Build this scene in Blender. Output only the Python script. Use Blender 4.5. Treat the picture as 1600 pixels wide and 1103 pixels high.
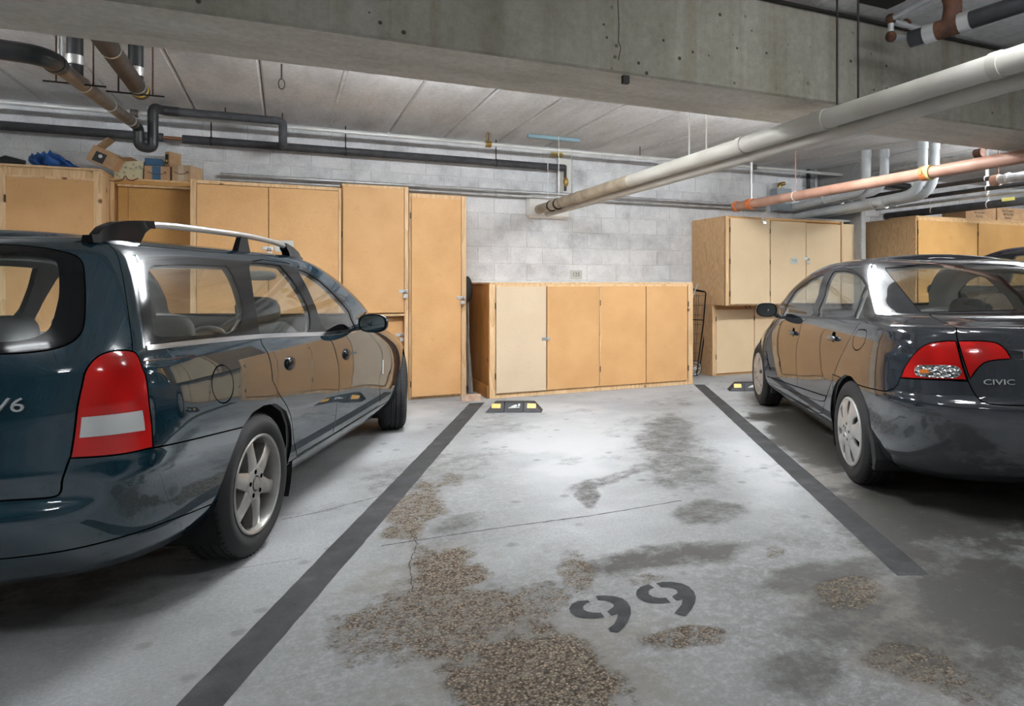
import bpy, bmesh, math, random
import numpy as np
from mathutils import Vector, Matrix
from mathutils.bvhtree import BVHTree
from mathutils.geometry import delaunay_2d_cdt

random.seed(7)
for o in list(bpy.data.objects):
    bpy.data.objects.remove(o)
SC = bpy.context.scene
COL = SC.collection
PI = math.pi

# ---------------------------------------------------------------- camera
# level camera, 1600x1103 frame; world X runs along the back wall, Y towards it
F, CX, CY, H = 1080.0, 953.0, 441.5, 1.23
TH = math.atan((CX - 446.0) / F)
S_, C_ = math.sin(TH), math.cos(TH)
cd = bpy.data.cameras.new('camera')
cam = bpy.data.objects.new('camera', cd)
COL.objects.link(cam)
cam.location = (0, 0, H)
cam.rotation_euler = (PI / 2, 0, -TH)
cd.sensor_width = 36.0
cd.lens = 36.0 * F / 1600.0
cd.shift_x = -(CX - 800.0) / 1600.0
cd.shift_y = -(551.5 - CY) / 1600.0
cd.clip_start = 0.02
SC.camera = cam

# ---------------------------------------------------------------- world, exposure
w = bpy.data.worlds.new('world')
SC.world = w
w.use_nodes = True
w.node_tree.nodes['Background'].inputs[0].default_value = (0.75, 0.78, 0.82, 1)
w.node_tree.nodes['Background'].inputs[1].default_value = 0.05
vs = SC.view_settings
vs.view_transform = 'Standard'
vs.look = 'None'
vs.gamma = 1.0
vs.use_curve_mapping = False
vs.exposure = 1.5

# light sources: (x, y, relative power) of the fluorescent fixtures on the ceiling, built further down
LAMPS = [(-2.8, 4.7, 78.0), (1.1, 4.7, 112.0), (4.05, 4.75, 92.0), (7.9, 4.7, 110.0), (10.9, 4.7, 60.0),
         (-2.0, 0.9, 26.0), (2.4, 1.5, 26.0), (5.8, 0.4, 22.0), (-1.0, -4.5, 34.0), (4.5, -4.5, 34.0)]
LAMP_GAIN = 1.0   # radiance of the tubes per listed watt

# ---------------------------------------------------------------- pixel helpers
def ray(x, y):
    u = (x - CX) / F
    return (S_ + u * C_, C_ - u * S_, (CY - y) / F)
def gz(x, y, z=0.0):
    r = ray(x, y); t = (z - H) / r[2]
    return Vector((r[0] * t, r[1] * t, z))
def gy(x, y, Y):
    r = ray(x, y); t = Y / r[1]
    return Vector((r[0] * t, Y, H + r[2] * t))
def gx(x, y, X):
    r = ray(x, y); t = X / r[0]
    return Vector((X, r[1] * t, H + r[2] * t))
def camw(xc, zc, z=0.0):
    return Vector((xc * C_ + zc * S_, -xc * S_ + zc * C_, z))

# ---------------------------------------------------------------- materials
MATS = {}
def new_mat(name):
    m = bpy.data.materials.new(name); m.use_nodes = True
    MATS[name] = m
    nt = m.node_tree
    return m, nt, nt.nodes, nt.links, nt.nodes['Principled BSDF']
def N(nt, kind, **kw):
    n = nt.nodes.new(kind)
    for k, v in kw.items():
        if k.startswith('i_'):
            n.inputs[k[2:].replace('_', ' ')].default_value = v
        else:
            setattr(n, k, v)
    return n
def ramp(nt, stops, interp='LINEAR'):
    r = nt.nodes.new('ShaderNodeValToRGB')
    r.color_ramp.interpolation = interp
    while len(r.color_ramp.elements) < len(stops):
        r.color_ramp.elements.new(0.5)
    for e, (p, c) in zip(r.color_ramp.elements, stops):
        e.position = p
        e.color = tuple(c) + (1,) if len(c) == 3 else c
    return r
def plain(name, col, rough=0.5, metal=0.0, **kw):
    m, nt, nd, lk, b = new_mat(name)
    b.inputs['Base Color'].default_value = tuple(col) + (1,)
    b.inputs['Roughness'].default_value = rough
    b.inputs['Metallic'].default_value = metal
    for k, v in kw.items():
        b.inputs[k.replace('_', ' ')].default_value = v
    return m
def noisy(name, c1, c2, scale=8.0, rough=0.7, metal=0.0, bump=0.0, detail=6.0, stretch=(1, 1, 1), lo=0.35, hi=0.65, coord='Object', bscale=None, rand=0.0):
    """two-tone noise material; rand varies the brightness of each object"""
    m, nt, nd, lk, b = new_mat(name)
    tc = N(nt, 'ShaderNodeTexCoord'); mp = N(nt, 'ShaderNodeMapping')
    mp.inputs['Scale'].default_value = stretch
    lk.new(tc.outputs[coord], mp.inputs['Vector'])
    nz = N(nt, 'ShaderNodeTexNoise'); nz.inputs['Scale'].default_value = scale; nz.inputs['Detail'].default_value = detail
    nz.noise_dimensions = '4D'
    oi = N(nt, 'ShaderNodeObjectInfo')
    mu = N(nt, 'ShaderNodeMath', operation='MULTIPLY'); mu.inputs[1].default_value = 37.0
    lk.new(oi.outputs['Random'], mu.inputs[0]); lk.new(mu.outputs[0], nz.inputs['W'])
    lk.new(mp.outputs[0], nz.inputs['Vector'])
    r = ramp(nt, [(lo, c1), (hi, c2)])
    lk.new(nz.outputs['Fac'], r.inputs[0])
    out = r.outputs[0]
    if rand:
        hs = N(nt, 'ShaderNodeHueSaturation')
        ma = N(nt, 'ShaderNodeMapRange'); ma.inputs['To Min'].default_value = 1 - rand; ma.inputs['To Max'].default_value = 1 + rand
        lk.new(oi.outputs['Random'], ma.inputs[0]); lk.new(ma.outputs[0], hs.inputs['Value'])
        lk.new(out, hs.inputs['Color']); out = hs.outputs[0]
    lk.new(out, b.inputs['Base Color'])
    b.inputs['Roughness'].default_value = rough
    b.inputs['Metallic'].default_value = metal
    if bump:
        nb = N(nt, 'ShaderNodeTexNoise'); nb.inputs['Scale'].default_value = bscale or scale * 4; nb.inputs['Detail'].default_value = 5
        lk.new(mp.outputs[0], nb.inputs['Vector'])
        bp = N(nt, 'ShaderNodeBump'); bp.inputs['Strength'].default_value = bump; bp.inputs['Distance'].default_value = 0.01
        lk.new(nb.outputs['Fac'], bp.inputs['Height']); lk.new(bp.outputs[0], b.inputs['Normal'])
    return m

# ---------------------------------------------------------------- object helpers
def link(o, parent=None):
    COL.objects.link(o)
    if parent is not None:
        o.parent = parent
    return o
def mesh_obj(name, verts, faces, mat, parent=None, smooth=False, normals=None):
    me = bpy.data.meshes.new(name)
    me.from_pydata([tuple(v) for v in verts], [], [tuple(f) for f in faces])
    me.update()
    if mat is not None:
        me.materials.append(MATS[mat] if isinstance(mat, str) else mat)
    if smooth:
        me.polygons.foreach_set('use_smooth', [True] * len(me.polygons))
    if normals is not None:
        me.normals_split_custom_set_from_vertices([tuple(n) for n in normals])
    return link(bpy.data.objects.new(name, me), parent)
def bm_obj(name, bm, mat, parent=None, smooth=False, autosmooth=None):
    bmesh.ops.recalc_face_normals(bm, faces=bm.faces[:])
    me = bpy.data.meshes.new(name)
    if autosmooth is not None:
        for e in bm.edges:
            e.smooth = (len(e.link_faces) == 2 and e.calc_face_angle(0) < autosmooth)
        smooth = True
    for f in bm.faces:
        f.smooth = smooth
    bm.to_mesh(me); bm.free()
    if mat is not None:
        me.materials.append(MATS[mat] if isinstance(mat, str) else mat)
    return link(bpy.data.objects.new(name, me), parent)
def tag(o, label, cat, group=None, kind=None):
    o['label'] = label; o['category'] = cat
    if group: o['group'] = group
    if kind: o['kind'] = kind
    return o
def empty(name, loc=(0, 0, 0), rz=0.0):
    o = bpy.data.objects.new(name, None)
    o.location = loc; o.rotation_euler = (0, 0, rz); o.empty_display_size = 0.1
    return link(o)
def struct(o):
    o['kind'] = 'structure'; return o
def copy_tree(o, parent=None, matmap=None):
    c = o.copy(); COL.objects.link(c); c.parent = parent
    if matmap and o.type == 'MESH' and any(m and m.name in matmap for m in o.data.materials):
        c.data = o.data.copy()
        for i, m in enumerate(c.data.materials):
            if m and m.name in matmap:
                c.data.materials[i] = MATS[matmap[m.name]]
    for ch in list(o.children):
        copy_tree(ch, c, matmap)
    return c
def add_box(bm, lo, hi, M=None, bevel=0.0):
    x0, y0, z0 = lo; x1, y1, z1 = hi
    vs_ = [bm.verts.new(p) for p in ((x0, y0, z0), (x1, y0, z0), (x1, y1, z0), (x0, y1, z0), (x0, y0, z1), (x1, y0, z1), (x1, y1, z1), (x0, y1, z1))]
    fs = [bm.faces.new([vs_[i] for i in q]) for q in ((0, 3, 2, 1), (4, 5, 6, 7), (0, 1, 5, 4), (1, 2, 6, 5), (2, 3, 7, 6), (3, 0, 4, 7))]
    if bevel:
        es = list({e for f in fs for e in f.edges})
        r = bmesh.ops.bevel(bm, geom=es, offset=bevel, segments=1, affect='EDGES', profile=0.5)
        vs_ = list({v for f in r['faces'] for v in f.verts} | {v for v in vs_ if v.is_valid})
    if M is not None:
        for v in vs_:
            if v.is_valid: v.co = M @ v.co
def box(name, lo, hi, mat, parent=None, bevel=0.0):
    bm = bmesh.new(); add_box(bm, lo, hi, None, bevel)
    return bm_obj(name, bm, mat, parent)
def add_tube(bm, pts, r, seg=12, caps=True, closed=False):
    pts = [Vector(p) for p in pts]
    n = len(pts)
    rs = r if isinstance(r, (list, tuple)) else [r] * n
    rings = []
    up = None
    for i, p in enumerate(pts):
        if closed:
            d = (pts[(i + 1) % n] - pts[i - 1]).normalized()
        elif i == 0: d = (pts[1] - p).normalized()
        elif i == n - 1: d = (p - pts[-2]).normalized()
        else: d = ((p - pts[i - 1]).normalized() + (pts[i + 1] - p).normalized()).normalized()
        if up is None:
            up = Vector((0, 0, 1)) if abs(d.z) < 0.9 else Vector((1, 0, 0))
        a = d.cross(up).normalized(); up = a.cross(d).normalized()
        rings.append([bm.verts.new(p + (a * math.cos(t) + up * math.sin(t)) * rs[i]) for t in [2 * PI * k / seg for k in range(seg)]])
    m = n if closed else n - 1
    for i in range(m):
        A, B = rings[i], rings[(i + 1) % n]
        for k in range(seg):
            bm.faces.new((A[k], A[(k + 1) % seg], B[(k + 1) % seg], B[k]))
    if caps and not closed:
        bm.faces.new(rings[0][::-1]); bm.faces.new(rings[-1])
def tube(name, pts, r, mat, parent=None, seg=12, closed=False):
    bm = bmesh.new(); add_tube(bm, pts, r, seg, True, closed)
    return bm_obj(name, bm, mat, parent, autosmooth=0.9)
def arc_pts(pts, rad, n=6):
    """polyline with rounded corners"""
    pts = [Vector(p) for p in pts]
    out = [pts[0]]
    for i in range(1, len(pts) - 1):
        a, b, c = pts[i - 1], pts[i], pts[i + 1]
        r = min(rad, (a - b).length * 0.49, (c - b).length * 0.49)
        p0 = b + (a - b).normalized() * r; p1 = b + (c - b).normalized() * r
        for k in range(n + 1):
            t = k / n
            out.append(p0 * (1 - t) ** 2 + b * 2 * t * (1 - t) + p1 * t * t)
    out.append(pts[-1])
    return out
def lathe(bm, prof, seg=48, M=None, closed=False):
    """prof: (radius, axial) pairs, axis = local Y"""
    rings = []
    for r, a in prof:
        rings.append([bm.verts.new((r * math.cos(2 * PI * k / seg), a, r * math.sin(2 * PI * k / seg))) for k in range(seg)])
    for i in range(len(rings) - 1):
        A, B = rings[i], rings[i + 1]
        for k in range(seg):
            bm.faces.new((A[k], A[(k + 1) % seg], B[(k + 1) % seg], B[k]))
    return rings
FONT = None
def text_obj(name, s, size, mat, M, parent=None, depth=0.0005, align='CENTER', sx=1.0):
    """lettering as a thin mesh; M maps local (x right, y up, z out) to the parent's space"""
    cu = bpy.data.curves.new(name, 'FONT')
    cu.body = s; cu.size = size; cu.align_x = align; cu.align_y = 'CENTER'; cu.extrude = depth
    cu.resolution_u = 3
    t = bpy.data.objects.new('tmp_text', cu); COL.objects.link(t)
    dg = bpy.context.evaluated_depsgraph_get()
    me = bpy.data.meshes.new_from_object(t.evaluated_get(dg))
    bpy.data.objects.remove(t); bpy.data.curves.remove(cu)
    me.materials.clear(); me.materials.append(MATS[mat])
    me.transform(Matrix.Diagonal((sx, 1, 1, 1))); me.transform(M)
    me.name = name
    return link(bpy.data.objects.new(name, me), parent)
def frame_mat(o, xdir, ydir):
    x = Vector(xdir).normalized(); y = Vector(ydir).normalized(); z = x.cross(y).normalized(); y = z.cross(x)
    M = Matrix((x, y, z)).transposed().to_4x4(); M.translation = Vector(o)
    return M

# ================================================================ materials
def concrete_mat(name, c1, c2, c3, scale=1.5, rough=0.85, bump=0.25, streak=None, pits=0.0, drips=False):
    m, nt, nd, lk, b = new_mat(name)
    tc = N(nt, 'ShaderNodeTexCoord'); geo = N(nt, 'ShaderNodeNewGeometry')
    n1 = N(nt, 'ShaderNodeTexNoise', i_Scale=scale, i_Detail=8.0, i_Roughness=0.62)
    mp = N(nt, 'ShaderNodeMapping')
    if streak: mp.inputs['Scale'].default_value = streak
    lk.new(geo.outputs['Position'], mp.inputs[0]); lk.new(mp.outputs[0], n1.inputs['Vector'])
    r1 = ramp(nt, [(0.3, c1), (0.52, c2), (0.72, c3)])
    lk.new(n1.outputs['Fac'], r1.inputs[0])
    n2 = N(nt, 'ShaderNodeTexNoise', i_Scale=28.0, i_Detail=6.0, i_Roughness=0.7)
    lk.new(geo.outputs['Position'], n2.inputs['Vector'])
    r2 = ramp(nt, [(0.35, (0.78, 0.78, 0.77)), (0.65, (1.08, 1.08, 1.08))])
    lk.new(n2.outputs['Fac'], r2.inputs[0])
    mx = N(nt, 'ShaderNodeMixRGB', blend_type='MULTIPLY'); mx.inputs[0].default_value = 0.7
    lk.new(r1.outputs[0], mx.inputs[1]); lk.new(r2.outputs[0], mx.inputs[2])
    out = mx.outputs[0]
    if drips:
        md = N(nt, 'ShaderNodeMapping'); md.inputs['Scale'].default_value = (7, 7, 0.35); lk.new(geo.outputs['Position'], md.inputs[0])
        nd2 = N(nt, 'ShaderNodeTexNoise', i_Scale=1.0, i_Detail=5.0, i_Roughness=0.6); lk.new(md.outputs[0], nd2.inputs['Vector'])
        rd = ramp(nt, [(0.36, (0.62, 0.58, 0.48)), (0.50, (1, 1, 1)), (0.66, (1, 1, 1)), (0.75, (1.22, 1.22, 1.2))]); lk.new(nd2.outputs['Fac'], rd.inputs[0])
        mx2 = N(nt, 'ShaderNodeMixRGB', blend_type='MULTIPLY'); mx2.inputs[0].default_value = 0.5; lk.new(out, mx2.inputs[1]); lk.new(rd.outputs[0], mx2.inputs[2]); out = mx2.outputs[0]
    if pits:
        v = N(nt, 'ShaderNodeTexVoronoi', i_Scale=11.0); lk.new(geo.outputs['Position'], v.inputs['Vector'])
        rp = ramp(nt, [(0.0, (1, 1, 1)), (pits, (1, 1, 1)), (pits + 0.03, (0, 0, 0))]); lk.new(v.outputs['Distance'], rp.inputs[0])
        nv = N(nt, 'ShaderNodeTexNoise', i_Scale=2.3); lk.new(geo.outputs['Position'], nv.inputs['Vector'])
        rv = ramp(nt, [(0.46, (0, 0, 0)), (0.56, (1, 1, 1))]); lk.new(nv.outputs['Fac'], rv.inputs[0])
        mm = N(nt, 'ShaderNodeMixRGB', blend_type='MULTIPLY'); mm.inputs[0].default_value = 1.0
        lk.new(rp.outputs[0], mm.inputs[1]); lk.new(rv.outputs[0], mm.inputs[2])
        m3 = N(nt, 'ShaderNodeMixRGB'); lk.new(mm.outputs[0], m3.inputs[0]); lk.new(out, m3.inputs[1])
        m3.inputs[2].default_value = (c1[0] * 0.25, c1[1] * 0.25, c1[2] * 0.25, 1)
        out = m3.outputs[0]
    lk.new(out, b.inputs['Base Color'])
    b.inputs['Roughness'].default_value = rough
    b.inputs['Specular IOR Level'].default_value = 0.25
    bp = N(nt, 'ShaderNodeBump'); bp.inputs['Strength'].default_value = bump; bp.inputs['Distance'].default_value = 0.006
    lk.new(n2.outputs['Fac'], bp.inputs['Height']); lk.new(bp.outputs[0], b.inputs['Normal'])
    return m
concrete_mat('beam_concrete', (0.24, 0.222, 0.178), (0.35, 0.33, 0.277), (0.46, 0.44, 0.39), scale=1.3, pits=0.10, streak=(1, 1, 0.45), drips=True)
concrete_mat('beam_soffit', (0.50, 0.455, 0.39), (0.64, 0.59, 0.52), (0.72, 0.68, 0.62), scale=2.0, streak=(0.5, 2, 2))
concrete_mat('plank_concrete', (0.52, 0.515, 0.515), (0.67, 0.67, 0.675), (0.78, 0.78, 0.79), scale=2.2, streak=(1.6, 0.4, 1))
concrete_mat('joint_dark', (0.05, 0.045, 0.04), (0.08, 0.075, 0.07), (0.11, 0.10, 0.10))
concrete_mat('joint_caulk', (0.55, 0.55, 0.54), (0.65, 0.65, 0.64), (0.74, 0.74, 0.73), scale=8)
concrete_mat('mortar', (0.62, 0.625, 0.63), (0.76, 0.765, 0.77), (0.84, 0.845, 0.85), scale=5)
concrete_mat('wall_plain', (0.30, 0.30, 0.29), (0.38, 0.38, 0.37), (0.45, 0.45, 0.44))

def block_mat():
    m, nt, nd, lk, b = new_mat('block')
    geo = N(nt, 'ShaderNodeNewGeometry'); oi = N(nt, 'ShaderNodeObjectInfo')
    n1 = N(nt, 'ShaderNodeTexNoise', i_Scale=3.6, i_Detail=8.0, i_Roughness=0.65)
    lk.new(geo.outputs['Position'], n1.inputs['Vector'])
    r1 = ramp(nt, [(0.26, (0.46, 0.465, 0.475)), (0.42, (0.66, 0.67, 0.69)), (0.58, (0.79, 0.80, 0.82)), (0.8, (0.86, 0.865, 0.88))])
    ad = N(nt, 'ShaderNodeMath', operation='MULTIPLY_ADD'); ad.inputs[1].default_value = 0.16; 
    sb = N(nt, 'ShaderNodeMath', operation='SUBTRACT'); sb.inputs[1].default_value = 0.5
    lk.new(oi.outputs['Random'], sb.inputs[0]); lk.new(sb.outputs[0], ad.inputs[0]); lk.new(n1.outputs['Fac'], ad.inputs[2])
    lk.new(ad.outputs[0], r1.inputs[0])
    n2 = N(nt, 'ShaderNodeTexNoise', i_Scale=90.0, i_Detail=4.0); lk.new(geo.outputs['Position'], n2.inputs['Vector'])
    r2 = ramp(nt, [(0.3, (0.85, 0.85, 0.85)), (0.7, (1.06, 1.06, 1.06))]); lk.new(n2.outputs['Fac'], r2.inputs[0])
    mx = N(nt, 'ShaderNodeMixRGB', blend_type='MULTIPLY'); mx.inputs[0].default_value = 0.8
    lk.new(r1.outputs[0], mx.inputs[1]); lk.new(r2.outputs[0], mx.inputs[2])
    lk.new(mx.outputs[0], b.inputs['Base Color']); b.inputs['Roughness'].default_value = 0.9
    b.inputs['Specular IOR Level'].default_value = 0.2
    bp = N(nt, 'ShaderNodeBump'); bp.inputs['Strength'].default_value = 0.35; bp.inputs['Distance'].default_value = 0.004
    lk.new(n2.outputs['Fac'], bp.inputs['Height']); lk.new(bp.outputs[0], b.inputs['Normal'])
block_mat()

# ================================================================ structure
CZ = 2.92                      # ceiling
WY = 8.15                      # back wall
YB = gz(1440, 47, CZ).y        # front face of the beam
ZB = gy(1100, 133, YB).z       # underside of the beam
YB2 = gz(560, 113.75, ZB).y    # rear face of the beam
X0, X1, Y0 = -9.0, 17.0, -9.0

# ---- numpy noise for the floor stains and tones
def vnoise(x, y, seed=0):
    xi = np.floor(x).astype(np.int64); yi = np.floor(y).astype(np.int64)
    fx = x - xi; fy = y - yi
    fx = fx * fx * (3 - 2 * fx); fy = fy * fy * (3 - 2 * fy)
    def h(a, b):
        n = (a * 374761393 + b * 668265263 + seed * 974711) & 0xffffffff
        n = ((n ^ (n >> 13)) * 1274126177) & 0xffffffff
        return ((n ^ (n >> 16)) & 0xffff) / 65535.0
    return (h(xi, yi) * (1 - fx) + h(xi + 1, yi) * fx) * (1 - fy) + (h(xi, yi + 1) * (1 - fx) + h(xi + 1, yi + 1) * fx) * fy
def fbm(x, y, oct=4, seed=0):
    t = 0; a = 0.5; s = 0
    for k in range(oct):
        t = t + a * vnoise(x * 2 ** k + 17.3 * k, y * 2 ** k - 9.1 * k, seed + k); s += a; a *= 0.55
    return t / s
gxs = np.concatenate([np.linspace(X0, -1.8, 24), np.arange(-1.775, 6.0, 0.026), np.linspace(6.05, X1, 24)])
gys = np.concatenate([np.linspace(Y0, 1.5, 24), np.arange(1.52, 7.6, 0.026), np.linspace(7.65, WY + 0.2, 8)])
GX, GY = np.meshgrid(gxs, gys)
def blob(cx, cy, ax, ay, bx, by, wob=0.55, soft=0.35, seed=1, fr=5.0):
    """stain and tone mask from a centre pixel and the end pixels of its two half-axes, on the floor plane"""
    c = gz(cx, cy); a = gz(ax, ay) - c; b_ = gz(bx, by) - c
    det = a.x * b_.y - a.y * b_.x
    dx = GX - c.x; dy = GY - c.y
    u = (dx * b_.y - dy * b_.x) / det; v = (dy * a.x - dx * a.y) / det
    r = np.sqrt(u * u + v * v) + wob * (fbm(GX * fr, GY * fr, 4, seed) - 0.5) * 2
    return np.clip((1 + soft / 2 - r) / soft, 0, 1)
spall = np.zeros_like(GX); dark = np.zeros_like(GX); brown = np.zeros_like(GX); pale = np.zeros_like(GX); broad_dark = np.zeros_like(GX)
for i, (p, st) in enumerate([((692, 888, 757, 888, 692, 846), 1.0), ((850, 1060, 1000, 1060, 850, 985), 1.0), ((690, 965, 830, 955, 670, 915), 0.82),
        ((905, 898, 938, 905, 905, 860), 0.75), ((1060, 991, 1125, 985, 1062, 972), 0.85), ((650, 798, 690, 775, 640, 765), 0.85),
        ((1330, 925, 1388, 925, 1330, 902), 0.75), ((1213, 859, 1233, 859, 1213, 846), 0.55), ((705, 748, 722, 748, 705, 738), 0.6),
        ((600, 1000, 690, 985, 600, 965), 0.66), ((1010, 905, 1050, 905, 1010, 896), 0.55), ((1440, 1035, 1520, 1040, 1430, 1005), 0.66), ((790, 940, 870, 930, 790, 915), 0.6)]):
    spall = np.maximum(spall, blob(*p, wob=0.7, soft=0.4, seed=11 + i, fr=6) * st)
for i, (p, st, so) in enumerate([((1050, 680, 1110, 690, 1050, 630), 0.55, 0.9), ((920, 772, 938, 775, 922, 752), 0.6, 0.5), ((970, 742, 1060, 715, 968, 732), 0.5, 0.6),
        ((1110, 800, 1165, 795, 1105, 782), 0.6, 0.7), ((1070, 868, 1200, 845, 1060, 850), 0.75, 0.8), ((1290, 900, 1400, 882, 1290, 875), 0.75, 0.8),
        ((1290, 965, 1380, 950, 1290, 925), 0.7, 0.9), ((1480, 800, 1640, 800, 1470, 740), 0.85, 0.8), ((1560, 930, 1700, 930, 1540, 850), 0.8, 0.9),
        ((1250, 670, 1330, 700, 1240, 628), 0.85, 0.6), ((680, 735, 790, 700, 680, 705), 0.4, 0.9), ((1260, 1050, 1330, 1050, 1260, 1015), 0.65, 0.9),
        ((790, 668, 850, 668, 790, 656), 0.35, 0.8), ((720, 815, 770, 800, 715, 795), 0.5, 0.8), ((1410, 1000, 1560, 1010, 1400, 960), 0.6, 1.0),
        ((1370, 790, 1420, 800, 1365, 770), 0.6, 0.7), ((970, 668, 1000, 650, 965, 660), 0.3, 0.7), ((1500, 700, 1700, 700, 1480, 660), 0.9, 0.7),
        ((470, 800, 560, 785, 470, 792), 0.35, 0.8), ((60, 930, 300, 900, 60, 890), 0.45, 0.8)]):
    dark = np.maximum(dark, blob(*p, wob=0.75, soft=so, seed=41 + i, fr=3.5) * st)
for i, (p, st) in enumerate([((700, 960, 860, 930, 690, 850), 0.5), ((860, 1040, 1060, 1040, 860, 950), 0.55), ((1420, 980, 1560, 1010, 1380, 900), 0.65),
        ((1260, 700, 1330, 740, 1220, 630), 0.6), ((1060, 985, 1160, 980, 1060, 955), 0.35), ((1320, 940, 1420, 940, 1320, 900), 0.5),
        ((1420, 860, 1480, 860, 1420, 830), 0.6), ((560, 990, 700, 960, 560, 930), 0.3), ((1560, 760, 1700, 780, 1540, 720), 0.5)]):
    brown = np.maximum(brown, blob(*p, wob=0.7, soft=0.8, seed=71 + i, fr=3) * st)
for i, (p, st) in enumerate([((900, 690, 1010, 690, 900, 640), 0.6), ((1340, 790, 1380, 810, 1340, 770), 0.7), ((1390, 815, 1420, 825, 1390, 800), 0.5),
        ((1180, 740, 1240, 760, 1180, 700), 0.5), ((690, 870, 770, 880, 690, 840), 0.0), ((600, 660, 680, 640, 600, 640), 0.5)]):
    pale = np.maximum(pale, blob(*p, wob=0.7, soft=0.9, seed=91 + i, fr=3) * st)
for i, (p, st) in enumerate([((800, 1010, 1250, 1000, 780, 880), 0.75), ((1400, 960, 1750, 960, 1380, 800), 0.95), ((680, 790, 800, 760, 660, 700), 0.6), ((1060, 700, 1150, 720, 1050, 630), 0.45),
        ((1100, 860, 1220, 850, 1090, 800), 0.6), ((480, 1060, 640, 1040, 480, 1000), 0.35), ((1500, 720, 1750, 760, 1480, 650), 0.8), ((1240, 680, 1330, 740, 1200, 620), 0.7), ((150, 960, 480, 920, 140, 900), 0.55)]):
    broad_dark = np.maximum(broad_dark, blob(*p, wob=0.5, soft=0.9, seed=131 + i, fr=1.7) * st)  # broad noisy darkening of the floor, mostly near the camera and round the sedan
dark = np.maximum(dark, 0.35 * np.clip((fbm(GX * 1.6, GY * 1.6, 5, 5) - 0.56) * 6, 0, 1))
nx, ny = len(gxs), len(gys)
idx = np.arange(nx * ny).reshape(ny, nx)
fq = np.stack([idx[:-1, :-1], idx[:-1, 1:], idx[1:, 1:], idx[1:, :-1]], -1).reshape(-1, 4)
me = bpy.data.meshes.new('floor')
me.from_pydata(np.stack([GX.ravel(), GY.ravel(), np.zeros(nx * ny)], -1).tolist(), [], fq.tolist())
for nm, arr in (('spall', spall), ('dark', dark), ('brown', brown), ('pale', pale), ('broad_dark', broad_dark)):
    at = me.attributes.new(nm, 'FLOAT', 'POINT'); at.data.foreach_set('value', arr.ravel().astype(np.float32))
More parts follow.
